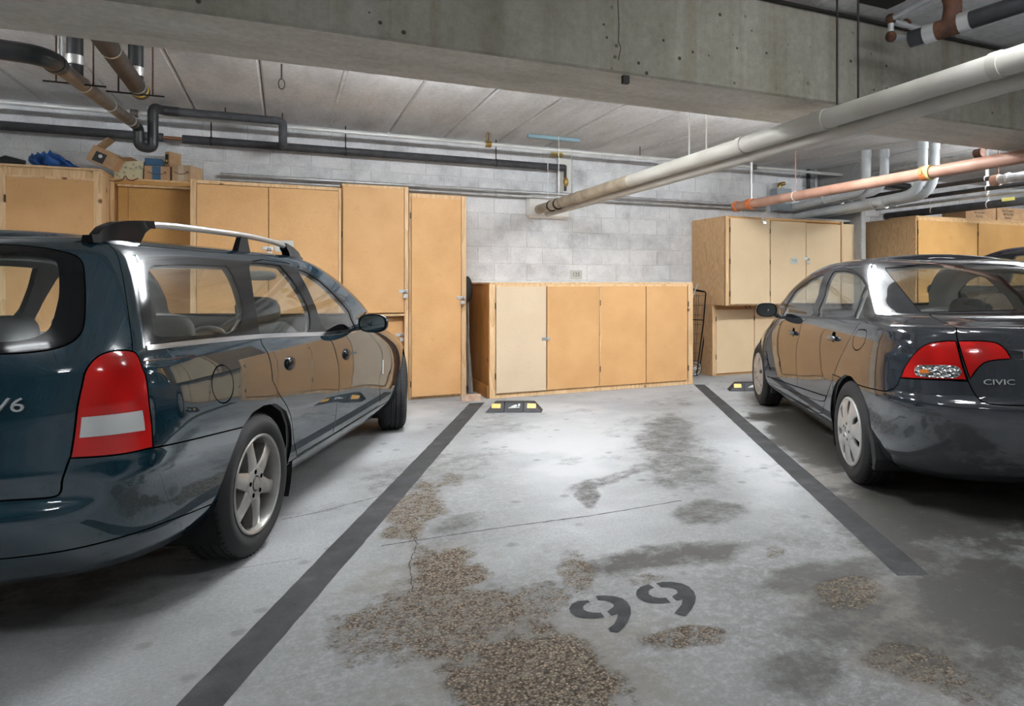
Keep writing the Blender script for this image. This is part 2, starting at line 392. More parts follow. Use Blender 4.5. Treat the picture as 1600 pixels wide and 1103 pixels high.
def floor_mat():
    m, nt, nd, lk, b = new_mat('floor_concrete')
    geo = N(nt, 'ShaderNodeNewGeometry'); P = geo.outputs['Position']
    A = {k: N(nt, 'ShaderNodeAttribute', attribute_name=k).outputs['Fac'] for k in ('spall', 'dark', 'brown', 'pale', 'broad_dark')}
    def noise(sc, det=6.0, ro=0.6):
        n = N(nt, 'ShaderNodeTexNoise', i_Scale=sc, i_Detail=det, i_Roughness=ro); lk.new(P, n.inputs['Vector']); return n.outputs['Fac']
    def mixc(f, c1, c2, bt='MIX'):
        x = N(nt, 'ShaderNodeMixRGB', blend_type=bt)
        for i, v in enumerate((f, c1, c2)):
            if isinstance(v, tuple): x.inputs[i].default_value = v + (1,)
            elif isinstance(v, float): x.inputs[i].default_value = v
            else: lk.new(v, x.inputs[i])
        return x.outputs[0]
    def math_(op, a, c, d=None):
        x = N(nt, 'ShaderNodeMath', operation=op)
        for i, v in enumerate((a, c, d)):
            if v is None: continue
            if isinstance(v, float): x.inputs[i].default_value = v
            else: lk.new(v, x.inputs[i])
        return x.outputs[0]
    big = ramp(nt, [(0.3, (0.27, 0.274, 0.279)), (0.5, (0.35, 0.354, 0.36)), (0.72, (0.43, 0.435, 0.44))]); lk.new(noise(1.1, 8), big.inputs[0])
    fine = ramp(nt, [(0.3, (0.62, 0.62, 0.62)), (0.68, (1.16, 1.16, 1.16))]); lk.new(noise(70, 6, 0.8), fine.inputs[0])
    base = mixc(0.8, big.outputs[0], fine.outputs[0], 'MULTIPLY')
    base = mixc(A['pale'], base, (0.54, 0.545, 0.55))
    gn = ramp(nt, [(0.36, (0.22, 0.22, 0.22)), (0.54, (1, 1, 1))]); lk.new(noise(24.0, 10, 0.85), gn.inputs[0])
    base = mixc(math_('MULTIPLY', math_('MULTIPLY', gn.outputs[0], A['broad_dark']), 0.95), base, (0.15, 0.149, 0.142))
    nb = noise(9.0, 7, 0.7)
    bt = ramp(nt, [(0.42, (0, 0, 0)), (0.62, (1, 1, 1))]); lk.new(math_('MULTIPLY_ADD', nb, 0.6, math_('MULTIPLY', A['brown'], 0.55)), bt.inputs[0])
    base = mixc(math_('MULTIPLY', bt.outputs[0], A['brown']), base, (0.165, 0.142, 0.115))
    nd_ = noise(9.0, 10, 0.82)
    dt = ramp(nt, [(0.60, (0, 0, 0)), (0.88, (1, 1, 1))]); lk.new(math_('MULTIPLY_ADD', nd_, 0.95, math_('MULTIPLY', A['dark'], 0.55)), dt.inputs[0])
    base = mixc(math_('MULTIPLY', dt.outputs[0], math_('MINIMUM', math_('MULTIPLY', A['dark'], 2.2), 1.0)), base, (0.075, 0.072, 0.066))
    vs2 = N(nt, 'ShaderNodeTexVoronoi', i_Scale=4.5, i_Randomness=1.0); lk.new(P, vs2.inputs['Vector'])
    sp2 = ramp(nt, [(0.0, (1, 1, 1)), (0.10, (0.7, 0.7, 0.7)), (0.17, (0, 0, 0))]); lk.new(math_('MULTIPLY_ADD', noise(40.0, 5, 0.7), 0.12, math_('ADD', vs2.outputs['Distance'], -0.05)), sp2.inputs[0])
    base = mixc(math_('MULTIPLY', sp2.outputs[0], 0.55), base, (0.10, 0.097, 0.09))
    # spalled patches: exposed aggregate
    vo = N(nt, 'ShaderNodeTexVoronoi', i_Scale=110.0, i_Randomness=1.0); lk.new(P, vo.inputs['Vector'])
    vc = ramp(nt, [(0.0, (0.29, 0.24, 0.185)), (0.45, (0.17, 0.136, 0.10)), (0.75, (0.06, 0.048, 0.036))]); lk.new(vo.outputs['Distance'], vc.inputs[0])
    hv = N(nt, 'ShaderNodeSeparateColor'); lk.new(vo.outputs['Color'], hv.inputs[0])
    vc2 = ramp(nt, [(0.0, (0.55, 0.5, 0.45)), (0.6, (1.0, 1.0, 1.0)), (0.95, (1.5, 1.45, 1.4))]); lk.new(hv.outputs[0], vc2.inputs[0])
    agg = mixc(1.0, vc.outputs[0], vc2.outputs[0], 'MULTIPLY')
    st = ramp(nt, [(0.68, (0, 0, 0)), (0.90, (1, 1, 1))]); lk.new(math_('MULTIPLY_ADD', noise(20.0, 9, 0.8), 1.1, math_('MULTIPLY', A['spall'], 0.36)), st.inputs[0])
    sm = math_('MULTIPLY', st.outputs[0], math_('MINIMUM', math_('MULTIPLY', A['spall'], 3.0), 1.0))
    base = mixc(sm, base, agg)
    lk.new(base, b.inputs['Base Color'])
    ro = N(nt, 'ShaderNodeMapRange'); ro.inputs['To Min'].default_value = 0.72; ro.inputs['To Max'].default_value = 0.55
    lk.new(A['dark'], ro.inputs[0]); lk.new(ro.outputs[0], b.inputs['Roughness'])
    b.inputs['Specular IOR Level'].default_value = 0.16
    h = math_('MULTIPLY_ADD', math_('MULTIPLY', vo.outputs['Distance'], sm), -1.6, math_('MULTIPLY', noise(60, 5, 0.7), 0.35))
    bp = N(nt, 'ShaderNodeBump'); bp.inputs['Strength'].default_value = 0.55; bp.inputs['Distance'].default_value = 0.008
    lk.new(h, bp.inputs['Height']); lk.new(bp.outputs[0], b.inputs['Normal'])
    return m
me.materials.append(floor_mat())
floor = struct(link(bpy.data.objects.new('floor', me)))

# ---- saw-cut floor joints and cracks: thin dark grooves (children of the floor)
plain('crack', (0.045, 0.043, 0.04), 0.95)
def strip(name, pix, wdt, z, mat, parent, wob=0.0, seed=0, steps=60):
    pts = [gz(*p) for p in pix]
    P = []
    tot = len(pts) - 1
    for k in range(steps + 1):
        t = k / steps * tot; i = min(int(t), tot - 1); f = t - i
        P.append(pts[i].lerp(pts[i + 1], f))
    rnd = random.Random(seed)
    vv, ff = [], []
    for i, p in enumerate(P):
        d = (P[min(i + 1, steps)] - P[max(i - 1, 0)]).normalized(); nrm = Vector((-d.y, d.x, 0))
        o = nrm * rnd.uniform(-wob, wob); ww = wdt * rnd.uniform(0.5, 1.2) if wob else wdt
        vv += [p + o + nrm * ww / 2 + Vector((0, 0, z)), p + o - nrm * ww / 2 + Vector((0, 0, z))]
        if i: ff.append((2 * i - 2, 2 * i - 1, 2 * i + 1, 2 * i))
    return mesh_obj(name, vv, ff, mat, parent)
strip('floor_joint', [(596, 853), (660, 843), (800, 822), (930, 805), (1065, 782)], 0.010, 0.0008, 'crack', floor, 0.003, 1)
strip('floor_joint', [(440, 812), (500, 800), (600, 773)], 0.008, 0.0008, 'crack', floor, 0.003, 2)
strip('floor_joint', [(1268, 745), (1310, 738), (1400, 724)], 0.008, 0.0008, 'crack', floor, 0.002, 3)
strip('floor_joint', [(345, 893), (470, 872)], 0.004, 0.0008, 'crack', floor, 0.002, 4)
strip('crack', [(640, 830), (652, 850), (640, 880), (645, 925)], 0.005, 0.0008, 'crack', floor, 0.004, 5)

# ---- painted stall lines and number
def paint_mat():
    m, nt, nd, lk, b = new_mat('line_paint')
    geo = N(nt, 'ShaderNodeNewGeometry')
    n1 = N(nt, 'ShaderNodeTexNoise', i_Scale=5.0, i_Detail=9.0, i_Roughness=0.7); lk.new(geo.outputs['Position'], n1.inputs['Vector'])
    r = ramp(nt, [(0.30, (0.038, 0.038, 0.038)), (0.55, (0.06, 0.06, 0.062)), (0.68, (0.085, 0.085, 0.085)), (0.80, (0.14, 0.14, 0.14))]); lk.new(n1.outputs['Fac'], r.inputs[0])
    lk.new(r.outputs[0], b.inputs['Base Color']); b.inputs['Roughness'].default_value = 0.75; b.inputs['Specular IOR Level'].default_value = 0.12
    n2 = N(nt, 'ShaderNodeTexNoise', i_Scale=70.0, i_Detail=4.0); lk.new(geo.outputs['Position'], n2.inputs['Vector'])
    bp = N(nt, 'ShaderNodeBump'); bp.inputs['Strength'].default_value = 0.3; bp.inputs['Distance'].default_value = 0.004
    lk.new(n2.outputs['Fac'], bp.inputs['Height']); lk.new(bp.outputs[0], b.inputs['Normal'])
paint_mat()
noisy('stencil_paint', (0.030, 0.031, 0.033), (0.055, 0.056, 0.058), 14, 0.75, bump=0.2)
MATS['stencil_paint'].node_tree.nodes['Principled BSDF'].inputs['Specular IOR Level'].default_value = 0.12
def quad_line(name, pts, label):
    """thin painted stripe through four floor pixels, extended past the frame where it runs out"""
    v = [gz(*p) for p in pts]
    rnd = random.Random(len(label)); n = 70
    vv, ff = [], []
    for k in range(n + 1):
        t = k / n
        a = v[0].lerp(v[3], t); b_ = v[1].lerp(v[2], t); e = 0.0022
        vv += [a + Vector((rnd.uniform(-e, e), 0, 0.0014)), b_ + Vector((rnd.uniform(-e, e), 0, 0.0014))]
        if k: ff.append((2 * k - 2, 2 * k - 1, 2 * k + 1, 2 * k))
    o = mesh_obj(name, vv, ff, 'line_paint')
    return tag(o, label, 'parking line', 'stall lines on the floor')
lv = Vector((0, 0, 0))
quad_line('parking_line', [(208, 1172), (290, 1172), (757, 629), (734, 630)], 'dark painted stall line beside the blue wagon, running towards the camera')
quad_line('parking_line', [(1402, 900), (1452, 898), (1101, 601), (1084, 601)], 'dark painted stall line beside the grey sedan, ending at a square cut')
def nine(name, outer, hole_pts, label, shapes):
    vv, ff = [], []
    for poly in shapes:
        b0 = len(vv)
        pp = [gz(*p) for p in poly]
        for p in pp: vv.append((p.x, p.y, 0.0016))
        ff.append(tuple(range(b0, b0 + len(pp))))
    o = mesh_obj(name, vv, ff, 'stencil_paint')
    return tag(o, label, 'number')
def z9(pts): return [(860 + x * 0.1625, 880 + y * 0.1625) for x, y in pts]
nine('stencil_number', 0, 0, 'stencilled dark digit nine on the floor, nearer the blue wagon', [
    z9([(385, 375), (355, 360), (265, 365), (205, 395), (180, 440), (195, 480), (245, 515), (320, 532), (420, 535), (520, 520), (485, 478), (410, 478), (355, 468), (318, 448), (315, 420), (335, 392)]),
    z9([(435, 318), (460, 358), (520, 362), (570, 374), (605, 395), (610, 415), (595, 432), (545, 466), (585, 508), (650, 490), (638, 540), (610, 590), (555, 632), (575, 655), (645, 672), (700, 628), (750, 560), (775, 490), (770, 425), (740, 375), (690, 340), (620, 320), (520, 312)])])
nine('stencil_number', 0, 0, 'stencilled dark digit nine on the floor, nearer the grey sedan', [
    z9([(1000, 240), (945, 205), (870, 228), (830, 265), (822, 305), (845, 340), (900, 370), (980, 387), (1070, 388), (1155, 380), (1110, 335), (1050, 337), (985, 325), (945, 300), (945, 270), (965, 250)]),
    z9([(1015, 195), (1065, 232), (1130, 233), (1185, 245), (1220, 268), (1222, 290), (1170, 322), (1215, 362), (1270, 350), (1262, 400), (1190, 485), (1300, 512), (1355, 450), (1390, 385), (1400, 330), (1380, 275), (1330, 225), (1260, 195), (1170, 182), (1080, 182)])])

# ---- ceiling of hollow-core planks
jx = sorted(gz(x, y, CZ).x for x, y in ((126, 98), (257, 77), (408, 96), (542, 114), (657, 127.5), (771, 142), (877, 155), (970.6, 167)))
sp = (jx[-1] - jx[0]) / (len(jx) - 1)
joints = [jx[0] + sp * k for k in range(-12, 24)]
ceiling = struct(box('ceiling', (X0, Y0, CZ + 0.035), (X1, WY + 0.2, CZ + 0.25), 'joint_dark'))
def plank_mesh(wd, ln, nm):
    """hollow-core plank: bottom face with chamfered long edges"""
    c = 0.016; g = 0.003
    prof = [(-wd / 2 + g, 0.05), (-wd / 2 + g, c), (-wd / 2 + g + c, 0), (wd / 2 - g - c, 0), (wd / 2 - g, c), (wd / 2 - g, 0.05)]
    vv = [(x, y, z) for y in (0, ln) for x, z in prof]
    k = len(prof)
    ff = [(i, i + 1, k + i + 1, k + i) for i in range(k - 1)] + [tuple(range(k))[::-1], tuple(range(k, 2 * k))]
    me_ = bpy.data.meshes.new(nm)
    me_.from_pydata(vv, [], ff); me_.materials.append(MATS['plank_concrete']); me_.update()
    return me_
pa = plank_mesh(sp, WY - YB2 + 0.02, 'plank'); pb = plank_mesh(sp, YB - Y0, 'plank')
for i in range(len(joints) - 1):
    xm = (joints[i] + joints[i + 1]) / 2
    if not (X0 < xm < X1): continue
    o = link(bpy.data.objects.new('plank', pa), ceiling); o.location = (xm, YB2, CZ)
    o = link(bpy.data.objects.new('plank', pb), ceiling); o.location = (xm, Y0, CZ)
# caulk smeared into the joints beyond the pipes
for k, x in enumerate(joints):
    if jx[-1] - 0.1 < x < 11 or abs(x - jx[0]) < 0.05 - 0.0 or abs(x - jx[3]) < 0.05:
        rnd = random.Random(k); vv, ff = [], []; n = 40
        for q in range(n + 1):
            y = YB2 + 0.02 + (WY - YB2 - 0.04) * q / n; a = rnd.uniform(0.010, 0.02)
            vv += [(x - a, y, CZ + 0.0), (x - a, y, CZ - 0.003), (x + a * rnd.uniform(0.4, 1), y, CZ - 0.003), (x + a, y, CZ)]
            if q:
                for e in range(3): ff.append((4 * q - 4 + e, 4 * q - 3 + e, 4 * q + 1 + e, 4 * q + e))
        mesh_obj('joint_caulk', vv, ff, 'joint_caulk', ceiling)

# ---- beam
def beam():
    bm = bmesh.new(); add_box(bm, (X0, YB, ZB), (X1, YB2, CZ + 0.03), None, 0.012)
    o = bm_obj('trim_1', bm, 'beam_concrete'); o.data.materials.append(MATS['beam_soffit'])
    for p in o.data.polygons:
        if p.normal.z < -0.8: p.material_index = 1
    return struct(o)
beam_o = beam()
p = gy(978, 124, YB); plain('dark_iron', (0.03, 0.028, 0.026), 0.6, 0.5)
box('beam_insert', (p.x - 0.018, YB - 0.008, p.z - 0.022), (p.x + 0.018, YB + 0.02, p.z + 0.02), 'dark_iron', beam_o)
pp = [gy(x, y, YB) + Vector((0, -0.001, 0)) for x, y in ((965, 0), (967, 40), (966, 65), (970, 75), (966, 94))]
tube('beam_crack', pp, 0.0025, 'crack', beam_o, 6)

# ---- back wall of concrete blocks
BH, BW = 0.2032, 0.4064
kz = lambda x, y: gy(x, y, WY).z
zr0 = kz(796, 412.5)                       # one bed joint
xj = gy(822.4, 420, WY).x                  # one head joint in the course below it
wall = struct(box('wall_back', (X0, WY + 0.006, -0.0), (X1, WY + 0.2, CZ + 0.035), 'mortar'))
def block_mesh(wd, nm):
    g = 0.005; bm = bmesh.new(); add_box(bm, (-wd / 2 + g, 0, -BH / 2 + g), (wd / 2 - g, 0.05, BH / 2 - g), None, 0.003)
    bmesh.ops.recalc_face_normals(bm, faces=bm.faces[:])
    me_ = bpy.data.meshes.new(nm); bm.to_mesh(me_); bm.free(); me_.materials.append(MATS['block']); return me_
bmsh = block_mesh(BW, 'block')
rows = []
z = zr0 - BH / 2; k = 0
while z - BH / 2 > 0.9: z -= BH; k -= 1
nblk = 0
rest = bmesh.new()
while z < CZ + 0.1:
    off = xj + (BW / 2 if k % 2 else 0.0)
    zt = min(z + BH / 2, CZ + 0.02)
    i0 = int((-2.9 - off) / BW); i1 = int((11.5 - off) / BW)
    for i in range(i0, i1 + 1):
        x = off + BW * (i + 0.5)
        vis = z > 1.95 or 1.5 < x < 5.6
        if not vis or (z - BH / 2) > CZ - 0.02: continue
        o = link(bpy.data.objects.new('block', bmsh), wall)
        o.location = (x, WY, z); nblk += 1
    z += BH; k += 1
rest.free()
# numbered plate screwed to the blocks above the low cabinet
def plate(name, c, nx_, txt, wd, ht, parent=None, sz=None):
    """grey number plate facing -Y at point c"""
    bm = bmesh.new(); add_box(bm, (c[0] - wd / 2, c[1] - 0.003, c[2] - ht / 2), (c[0] + wd / 2, c[1], c[2] + ht / 2), None, 0.001)
    o = bm_obj(name, bm, 'plate_grey', parent)
    text_obj('lettering', txt, sz or ht * 0.62, 'ink', frame_mat((c[0], c[1] - 0.0034, c[2]), (1, 0, 0), (0, 0, 1)), o, 0.0003)
    return o
plain('plate_grey', (0.52, 0.53, 0.50), 0.55); plain('ink', (0.05, 0.05, 0.05), 0.6)
c = gy(900, 429, WY)
pl = plate('number_plate', (c.x, WY - 0.001, c.z), None, '125', 0.165, 0.112); tag(pl, 'small grey plate numbered 125 on the block wall above the low cabinet', 'sign')

# ---- the other walls
struct(box('wall_left', (X0 - 0.2, Y0, 0), (X0, WY, CZ), 'wall_plain'))
struct(box('wall_right', (X1, Y0, 0), (X1 + 0.2, WY, CZ), 'wall_plain'))
struct(box('wall_front', (X0, Y0 - 0.2, 0), (X1, Y0, CZ), 'wall_plain'))
pxl = gy(1346, 400, 7.25).x
struct(box('trim_2', (pxl, 7.25, 0), (pxl + 0.09, WY, CZ), 'wall_plain', bevel=0.01))

# ---- fluorescent strip lamps: bare tubes either side of a batten hung just under the ceiling
plain('lamp_white', (0.75, 0.75, 0.74), 0.4)
def tube_mat(wt):
    nm = 'lamp_tube_%d' % int(wt)
    if nm in MATS: return nm
    m, nt, nd, lk, b = new_mat(nm)
    b.inputs['Base Color'].default_value = (0.9, 0.9, 0.9, 1); b.inputs['Emission Color'].default_value = (0.935, 0.972, 1.0, 1)
    b.inputs['Emission Strength'].default_value = wt * LAMP_GAIN
    return nm
for i, (lx, ly, wt) in enumerate(LAMPS):
    t = empty('strip_lamp', (lx, ly, CZ - 0.13))
    where = ['leftmost, over the wagon', 'over the empty stall', 'over the grey sedan', 'right of the grey ducts', 'far right'][i] + ', behind the beam' if i < 5 else \
        ['above the wagon in front of the beam', 'over the near end of the empty stall', 'right of the viewer', 'far behind the viewer to the left', 'far behind the viewer to the right'][i - 5]
    tag(t, 'white two-tube fluorescent lamp on the ceiling, ' + where, 'lamp', 'strip lamps on the ceiling')
    bm = bmesh.new(); add_box(bm, (-0.62, -0.045, -0.16), (0.62, 0.045, -0.10), None, 0.008); bm_obj('housing', bm, 'lamp_white', t)
    for s in (-1, 1):
        tube('lamp_tube', [(-0.6, s * 0.075, -0.14), (0.6, s * 0.075, -0.14)], 0.016, tube_mat(wt), t, 10)
        box('tube_holder', (s * 0.61 - 0.012, -0.09, -0.16), (s * 0.61 + 0.012, 0.09, -0.10), 'lamp_white', t)
        tube('stem', [(s * 0.4, 0, -0.105), (s * 0.4, 0, 0.13)], 0.008, 'lamp_white', t, 8)

# ================================================================ cars
plain('black_trim', (0.010, 0.010, 0.011), 0.10, 0.0, Specular_IOR_Level=0.3)
plain('rubber', (0.016, 0.016, 0.017), 0.75)
plain('gap_black', (0.002, 0.002, 0.002), 1.0, 0.0, Specular_IOR_Level=0.0)
plain('badge_silver', (0.70, 0.71, 0.72), 0.3, 0.5)
plain('chrome', (0.75, 0.75, 0.76), 0.12, 1.0)
plain('silver_rail', (0.36, 0.355, 0.35), 0.38, 0.8)
plain('interior_grey', (0.34, 0.345, 0.34), 0.85)
plain('seat_cloth', (0.17, 0.173, 0.176), 0.9)
plain('dash_grey', (0.10, 0.10, 0.102), 0.6)
plain('mirror_glass', (0.55, 0.62, 0.64), 0.03, 1.0)
plain('well_black', (0.01, 0.01, 0.01), 0.9)
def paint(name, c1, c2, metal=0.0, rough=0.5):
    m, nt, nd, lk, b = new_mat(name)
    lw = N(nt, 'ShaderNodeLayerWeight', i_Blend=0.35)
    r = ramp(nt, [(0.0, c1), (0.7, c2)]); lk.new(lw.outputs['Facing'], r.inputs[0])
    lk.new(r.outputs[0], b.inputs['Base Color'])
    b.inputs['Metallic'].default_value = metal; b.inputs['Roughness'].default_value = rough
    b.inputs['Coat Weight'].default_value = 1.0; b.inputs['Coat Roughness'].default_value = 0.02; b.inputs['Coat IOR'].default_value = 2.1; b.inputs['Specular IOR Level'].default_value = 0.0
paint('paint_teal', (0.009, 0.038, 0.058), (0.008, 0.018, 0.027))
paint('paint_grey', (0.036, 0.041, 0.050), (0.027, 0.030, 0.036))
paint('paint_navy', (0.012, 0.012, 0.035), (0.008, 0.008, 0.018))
def glass_mat(name, tint, refl=1.45):
    m, nt, nd, lk, b = new_mat(name)
    nd.remove(b)
    tr = N(nt, 'ShaderNodeBsdfTransparent'); tr.inputs[0].default_value = tint + (1,)
    gl = N(nt, 'ShaderNodeBsdfGlossy'); gl.inputs['Roughness'].default_value = 0.015; gl.inputs[0].default_value = (0.95, 0.97, 0.97, 1)
    # thin pane: the same Fresnel reflection from either side (Schlick)
    lw = N(nt, 'ShaderNodeLayerWeight', i_Blend=0.5)
    pw_ = N(nt, 'ShaderNodeMath', operation='POWER'); pw_.inputs[1].default_value = 4.0; lk.new(lw.outputs['Facing'], pw_.inputs[0])
    f0 = ((refl - 1) / (refl + 1))**2 * 2
    fr = N(nt, 'ShaderNodeMath', operation='MULTIPLY_ADD'); fr.inputs[1].default_value = 1 - f0; fr.inputs[2].default_value = f0; lk.new(pw_.outputs[0], fr.inputs[0])
    mx = N(nt, 'ShaderNodeMixShader'); lk.new(fr.outputs[0], mx.inputs[0]); lk.new(tr.outputs[0], mx.inputs[1]); lk.new(gl.outputs[0], mx.inputs[2])
    lk.new(mx.outputs[0], nd['Material Output'].inputs[0])
glass_mat('car_glass', (0.90, 0.925, 0.905), 1.5)
def lens_mat(name, c, glow=0.0):
    m, nt, nd, lk, b = new_mat(name)
    tc = N(nt, 'ShaderNodeTexCoord')
    v = N(nt, 'ShaderNodeTexVoronoi', i_Scale=9.0); v.feature = 'SMOOTH_F1'; v.inputs['Smoothness'].default_value = 1.0
    mp = N(nt, 'ShaderNodeMapping'); mp.inputs['Rotation'].default_value = (0.5, 0.3, 0.7); mp.inputs['Scale'].default_value = (1, 1, 0.6)
    lk.new(tc.outputs['Object'], mp.inputs[0]); lk.new(mp.outputs[0], v.inputs['Vector'])
    r = ramp(nt, [(0.1, tuple(min(1, x * 1.25) for x in c)), (0.5, c), (0.8, tuple(x * 0.6 for x in c))]); lk.new(v.outputs['Distance'], r.inputs[0])
    lk.new(r.outputs[0], b.inputs['Base Color'])
    b.inputs['Roughness'].default_value = 0.12; b.inputs['Coat Weight'].default_value = 1.0; b.inputs['Coat Roughness'].default_value = 0.02
    b.inputs['Subsurface Weight'].default_value = 0.0
lens_mat('lens_red', (0.56, 0.012, 0.010))
lens_mat('lens_white', (0.62, 0.63, 0.62))
lens_mat('lens_clear', (0.45, 0.46, 0.47))
def facet(name):
    m = MATS[name]; nt = m.node_tree; b = nt.nodes['Principled BSDF']
    tc = N(nt, 'ShaderNodeTexCoord'); v = N(nt, 'ShaderNodeTexVoronoi', i_Scale=55.0); nt.links.new(tc.outputs['Object'], v.inputs['Vector'])
    bp = N(nt, 'ShaderNodeBump'); bp.inputs['Strength'].default_value = 0.9; bp.inputs['Distance'].default_value = 0.02
    nt.links.new(v.outputs['Distance'], bp.inputs['Height']); nt.links.new(bp.outputs[0], b.inputs['Normal']); b.inputs['Metallic'].default_value = 0.85
facet('lens_clear')
plain('lens_amber', (0.75, 0.22, 0.03), 0.2)

def pchip(xs, ys):
    xs = np.array(xs, float); ys = np.array(ys, float)
    h = np.diff(xs); d = np.diff(ys) / h
    m = np.zeros(len(xs))
    for i in range(1, len(xs) - 1):
        if d[i - 1] * d[i] > 0:
            w1 = 2 * h[i] + h[i - 1]; w2 = h[i] + 2 * h[i - 1]
            m[i] = (w1 + w2) / (w1 / d[i - 1] + w2 / d[i])
    m[0] = d[0]; m[-1] = d[-1]
    def f(x):
        x = np.clip(x, xs[0], xs[-1]); i = np.clip(np.searchsorted(xs, x) - 1, 0, len(xs) - 2)
        t = (x - xs[i]) / h[i]
        return (ys[i] * (2 * t**3 - 3 * t**2 + 1) + h[i] * m[i] * (t**3 - 2 * t**2 + t) + ys[i + 1] * (-2 * t**3 + 3 * t**2) + h[i] * m[i + 1] * (t**3 - t**2))
    return f

class Body:
    """car body as nested rounded contours: chart (s, v), s = way round from the rear centre (+ right, - left), v = upwards"""
    def __init__(self, rows, corner_r, nr, corner_f, nf, M, barrel=0.03, crown=0.03, upper=(0.16, 3.0), zk=(0.92, 1.03), dent=None):
        rows = np.array(rows, float)
        self.M = M; self.Mi = M.inverted(); self.dent = dent
        dv = np.sqrt(np.diff(rows[:, 0])**2 + 0.35 * np.diff(rows[:, 2])**2 + 0.6 * np.diff(rows[:, 1])**2)
        v = np.concatenate([[0], np.cumsum(np.maximum(dv, 0.02))])
        self.V = v[-1]; self.crown = crown
        self.fz, self.fw, self.fr, self.ff = [pchip(v, rows[:, k]) for k in range(4)]
        L = rows[:, 3].max() - rows[:, 2].min(); W0 = rows[:, 1].max()
        ph = np.linspace(0, PI / 2, 1500)
        cr = np.stack([corner_r * (1 - np.cos(ph)**(2 / nr)), np.sin(ph)**(2 / nr)], -1)
        cf = np.stack([1 - corner_f * (1 - np.cos(ph)**(2 / nf)), np.sin(ph)**(2 / nf)], -1)[::-1]
        st = np.stack([np.linspace(corner_r, 1 - corner_f, 200)[1:-1], np.ones(198)], -1)
        U = np.concatenate([cr, st, cf])
        U[:, 1] *= 1 - barrel * ((U[:, 0] - 0.45) / 0.55)**2
        sl = np.concatenate([[0], np.cumsum(np.hypot(np.diff(U[:, 0]) * L, np.diff(U[:, 1]) * W0))])
        # smooth the arc-length table so that the chart stays even
        self.L = sl[-1]; self.sl = sl; self.U = U; self.zk = zk
        # contour of the cabin: its front corners are tighter than those of the nose
        cu_, nu = upper
        cf2 = np.stack([1 - cu_ * (1 - np.cos(ph)**(2 / nu)), np.sin(ph)**(2 / nu)], -1)[::-1]
        st2 = np.stack([np.linspace(corner_r, 1 - cu_, 200)[1:-1], np.ones(198)], -1)
        U2 = np.concatenate([cr, st2, cf2]); U2[:, 1] *= 1 - barrel * 0.6 * ((U2[:, 0] - 0.45) / 0.55)**2
        sl2 = np.concatenate([[0], np.cumsum(np.hypot(np.diff(U2[:, 0]) * L, np.diff(U2[:, 1]) * W0))])
        self.sl2 = sl2 * self.L / sl2[-1]; self.U2 = U2
        ns, nv = 700, 160
        ss = np.linspace(-self.L, self.L, ns); vv = np.linspace(0, self.V, nv)
        A, B = np.meshgrid(ss, vv)
        P = self.P(A, B).reshape(-1, 3)
        idx = np.arange(ns * nv).reshape(nv, ns)
        q = np.stack([idx[:-1, :-1], idx[:-1, 1:], idx[1:, 1:], idx[1:, :-1]], -1).reshape(-1, 4)
        tri = np.concatenate([q[:, [0, 1, 2]], q[:, [0, 2, 3]]])
        self.tri = tri; self.pts = P; self.ch = np.stack([A.ravel(), B.ravel()], -1)
        self.bvh = BVHTree.FromPolygons([tuple(p) for p in P], [tuple(int(k) for k in t) for t in tri])
    def P(self, s, v):
        a = np.abs(s)
        ux = np.interp(a, self.sl, self.U[:, 0]); uy = np.interp(a, self.sl, self.U[:, 1])
        z = self.fz(v); k = np.clip((z - self.zk[0]) / (self.zk[1] - self.zk[0]), 0, 1); k = k * k * (3 - 2 * k)
        ux = ux * (1 - k) + k * np.interp(a, self.sl2, self.U2[:, 0]); uy = uy * (1 - k) + k * np.interp(a, self.sl2, self.U2[:, 1])
        xr = self.fr(v); xf = self.ff(v)
        if self.dent: xr = xr + self.dent(a, z)
        return np.stack([xr + (xf - xr) * ux, -np.sign(s) * self.fw(v) * uy, self.fz(v)], -1)
    def v_of(self, z):
        t = np.linspace(0, self.V, 2000); return float(np.interp(z, self.fz(t), t))
    def Nm(self, s, v):
        e = 0.006
        ds = self.P(s + e, v) - self.P(s - e, v)
        v1 = np.minimum(v + e, self.V); v0 = np.maximum(v - e, 0)
        dvv = self.P(s, v1) - self.P(s, v0)
        n = np.cross(ds, dvv)
        n /= np.linalg.norm(n, axis=-1, keepdims=True) + 1e-12
        return n
    def cast(self, o, d):
        loc, nrm, i, dist = self.bvh.ray_cast(Vector(o), Vector(d).normalized())
        if loc is None: return None
        t = self.tri[i]; a, b, c = [Vector(self.pts[k]) for k in t]
        v0 = b - a; v1 = c - a; v2 = loc - a
        d00 = v0.dot(v0); d01 = v0.dot(v1); d11 = v1.dot(v1); d20 = v2.dot(v0); d21 = v2.dot(v1)
        den = d00 * d11 - d01 * d01
        q = (d11 * d20 - d01 * d21) / den; r = (d00 * d21 - d01 * d20) / den
        u = self.ch[t[0]] * (1 - q - r) + self.ch[t[1]] * q + self.ch[t[2]] * r
        return (float(u[0]), float(u[1]))
    def px(self, x, y):
        o = self.Mi @ Vector((0, 0, H)); d = self.Mi.to_3x3() @ Vector(ray(x, y))
        return self.cast(o, d)
    def side(self, x, z, right=True):
        return self.cast((x, -3.0 if right else 3.0, z), (0, 1 if right else -1, 0))
    def rear(self, y, z):
        return self.cast((-4.0, y, z), (1, 0, 0))
    def pxs(self, pts):
        r = [self.px(*p) for p in pts]
        bad = [p for p, q in zip(pts, r) if q is None]
        if bad: print('MISS', bad)
        return [q for q in r if q is not None]
    def at(self, s, v, off=0.0):
        s = np.array([s]); v = np.array([v])
        n = self.Nm(s, v)[0]; p = self.P(s, v)[0] + n * off
        return Vector(p), Vector(n)

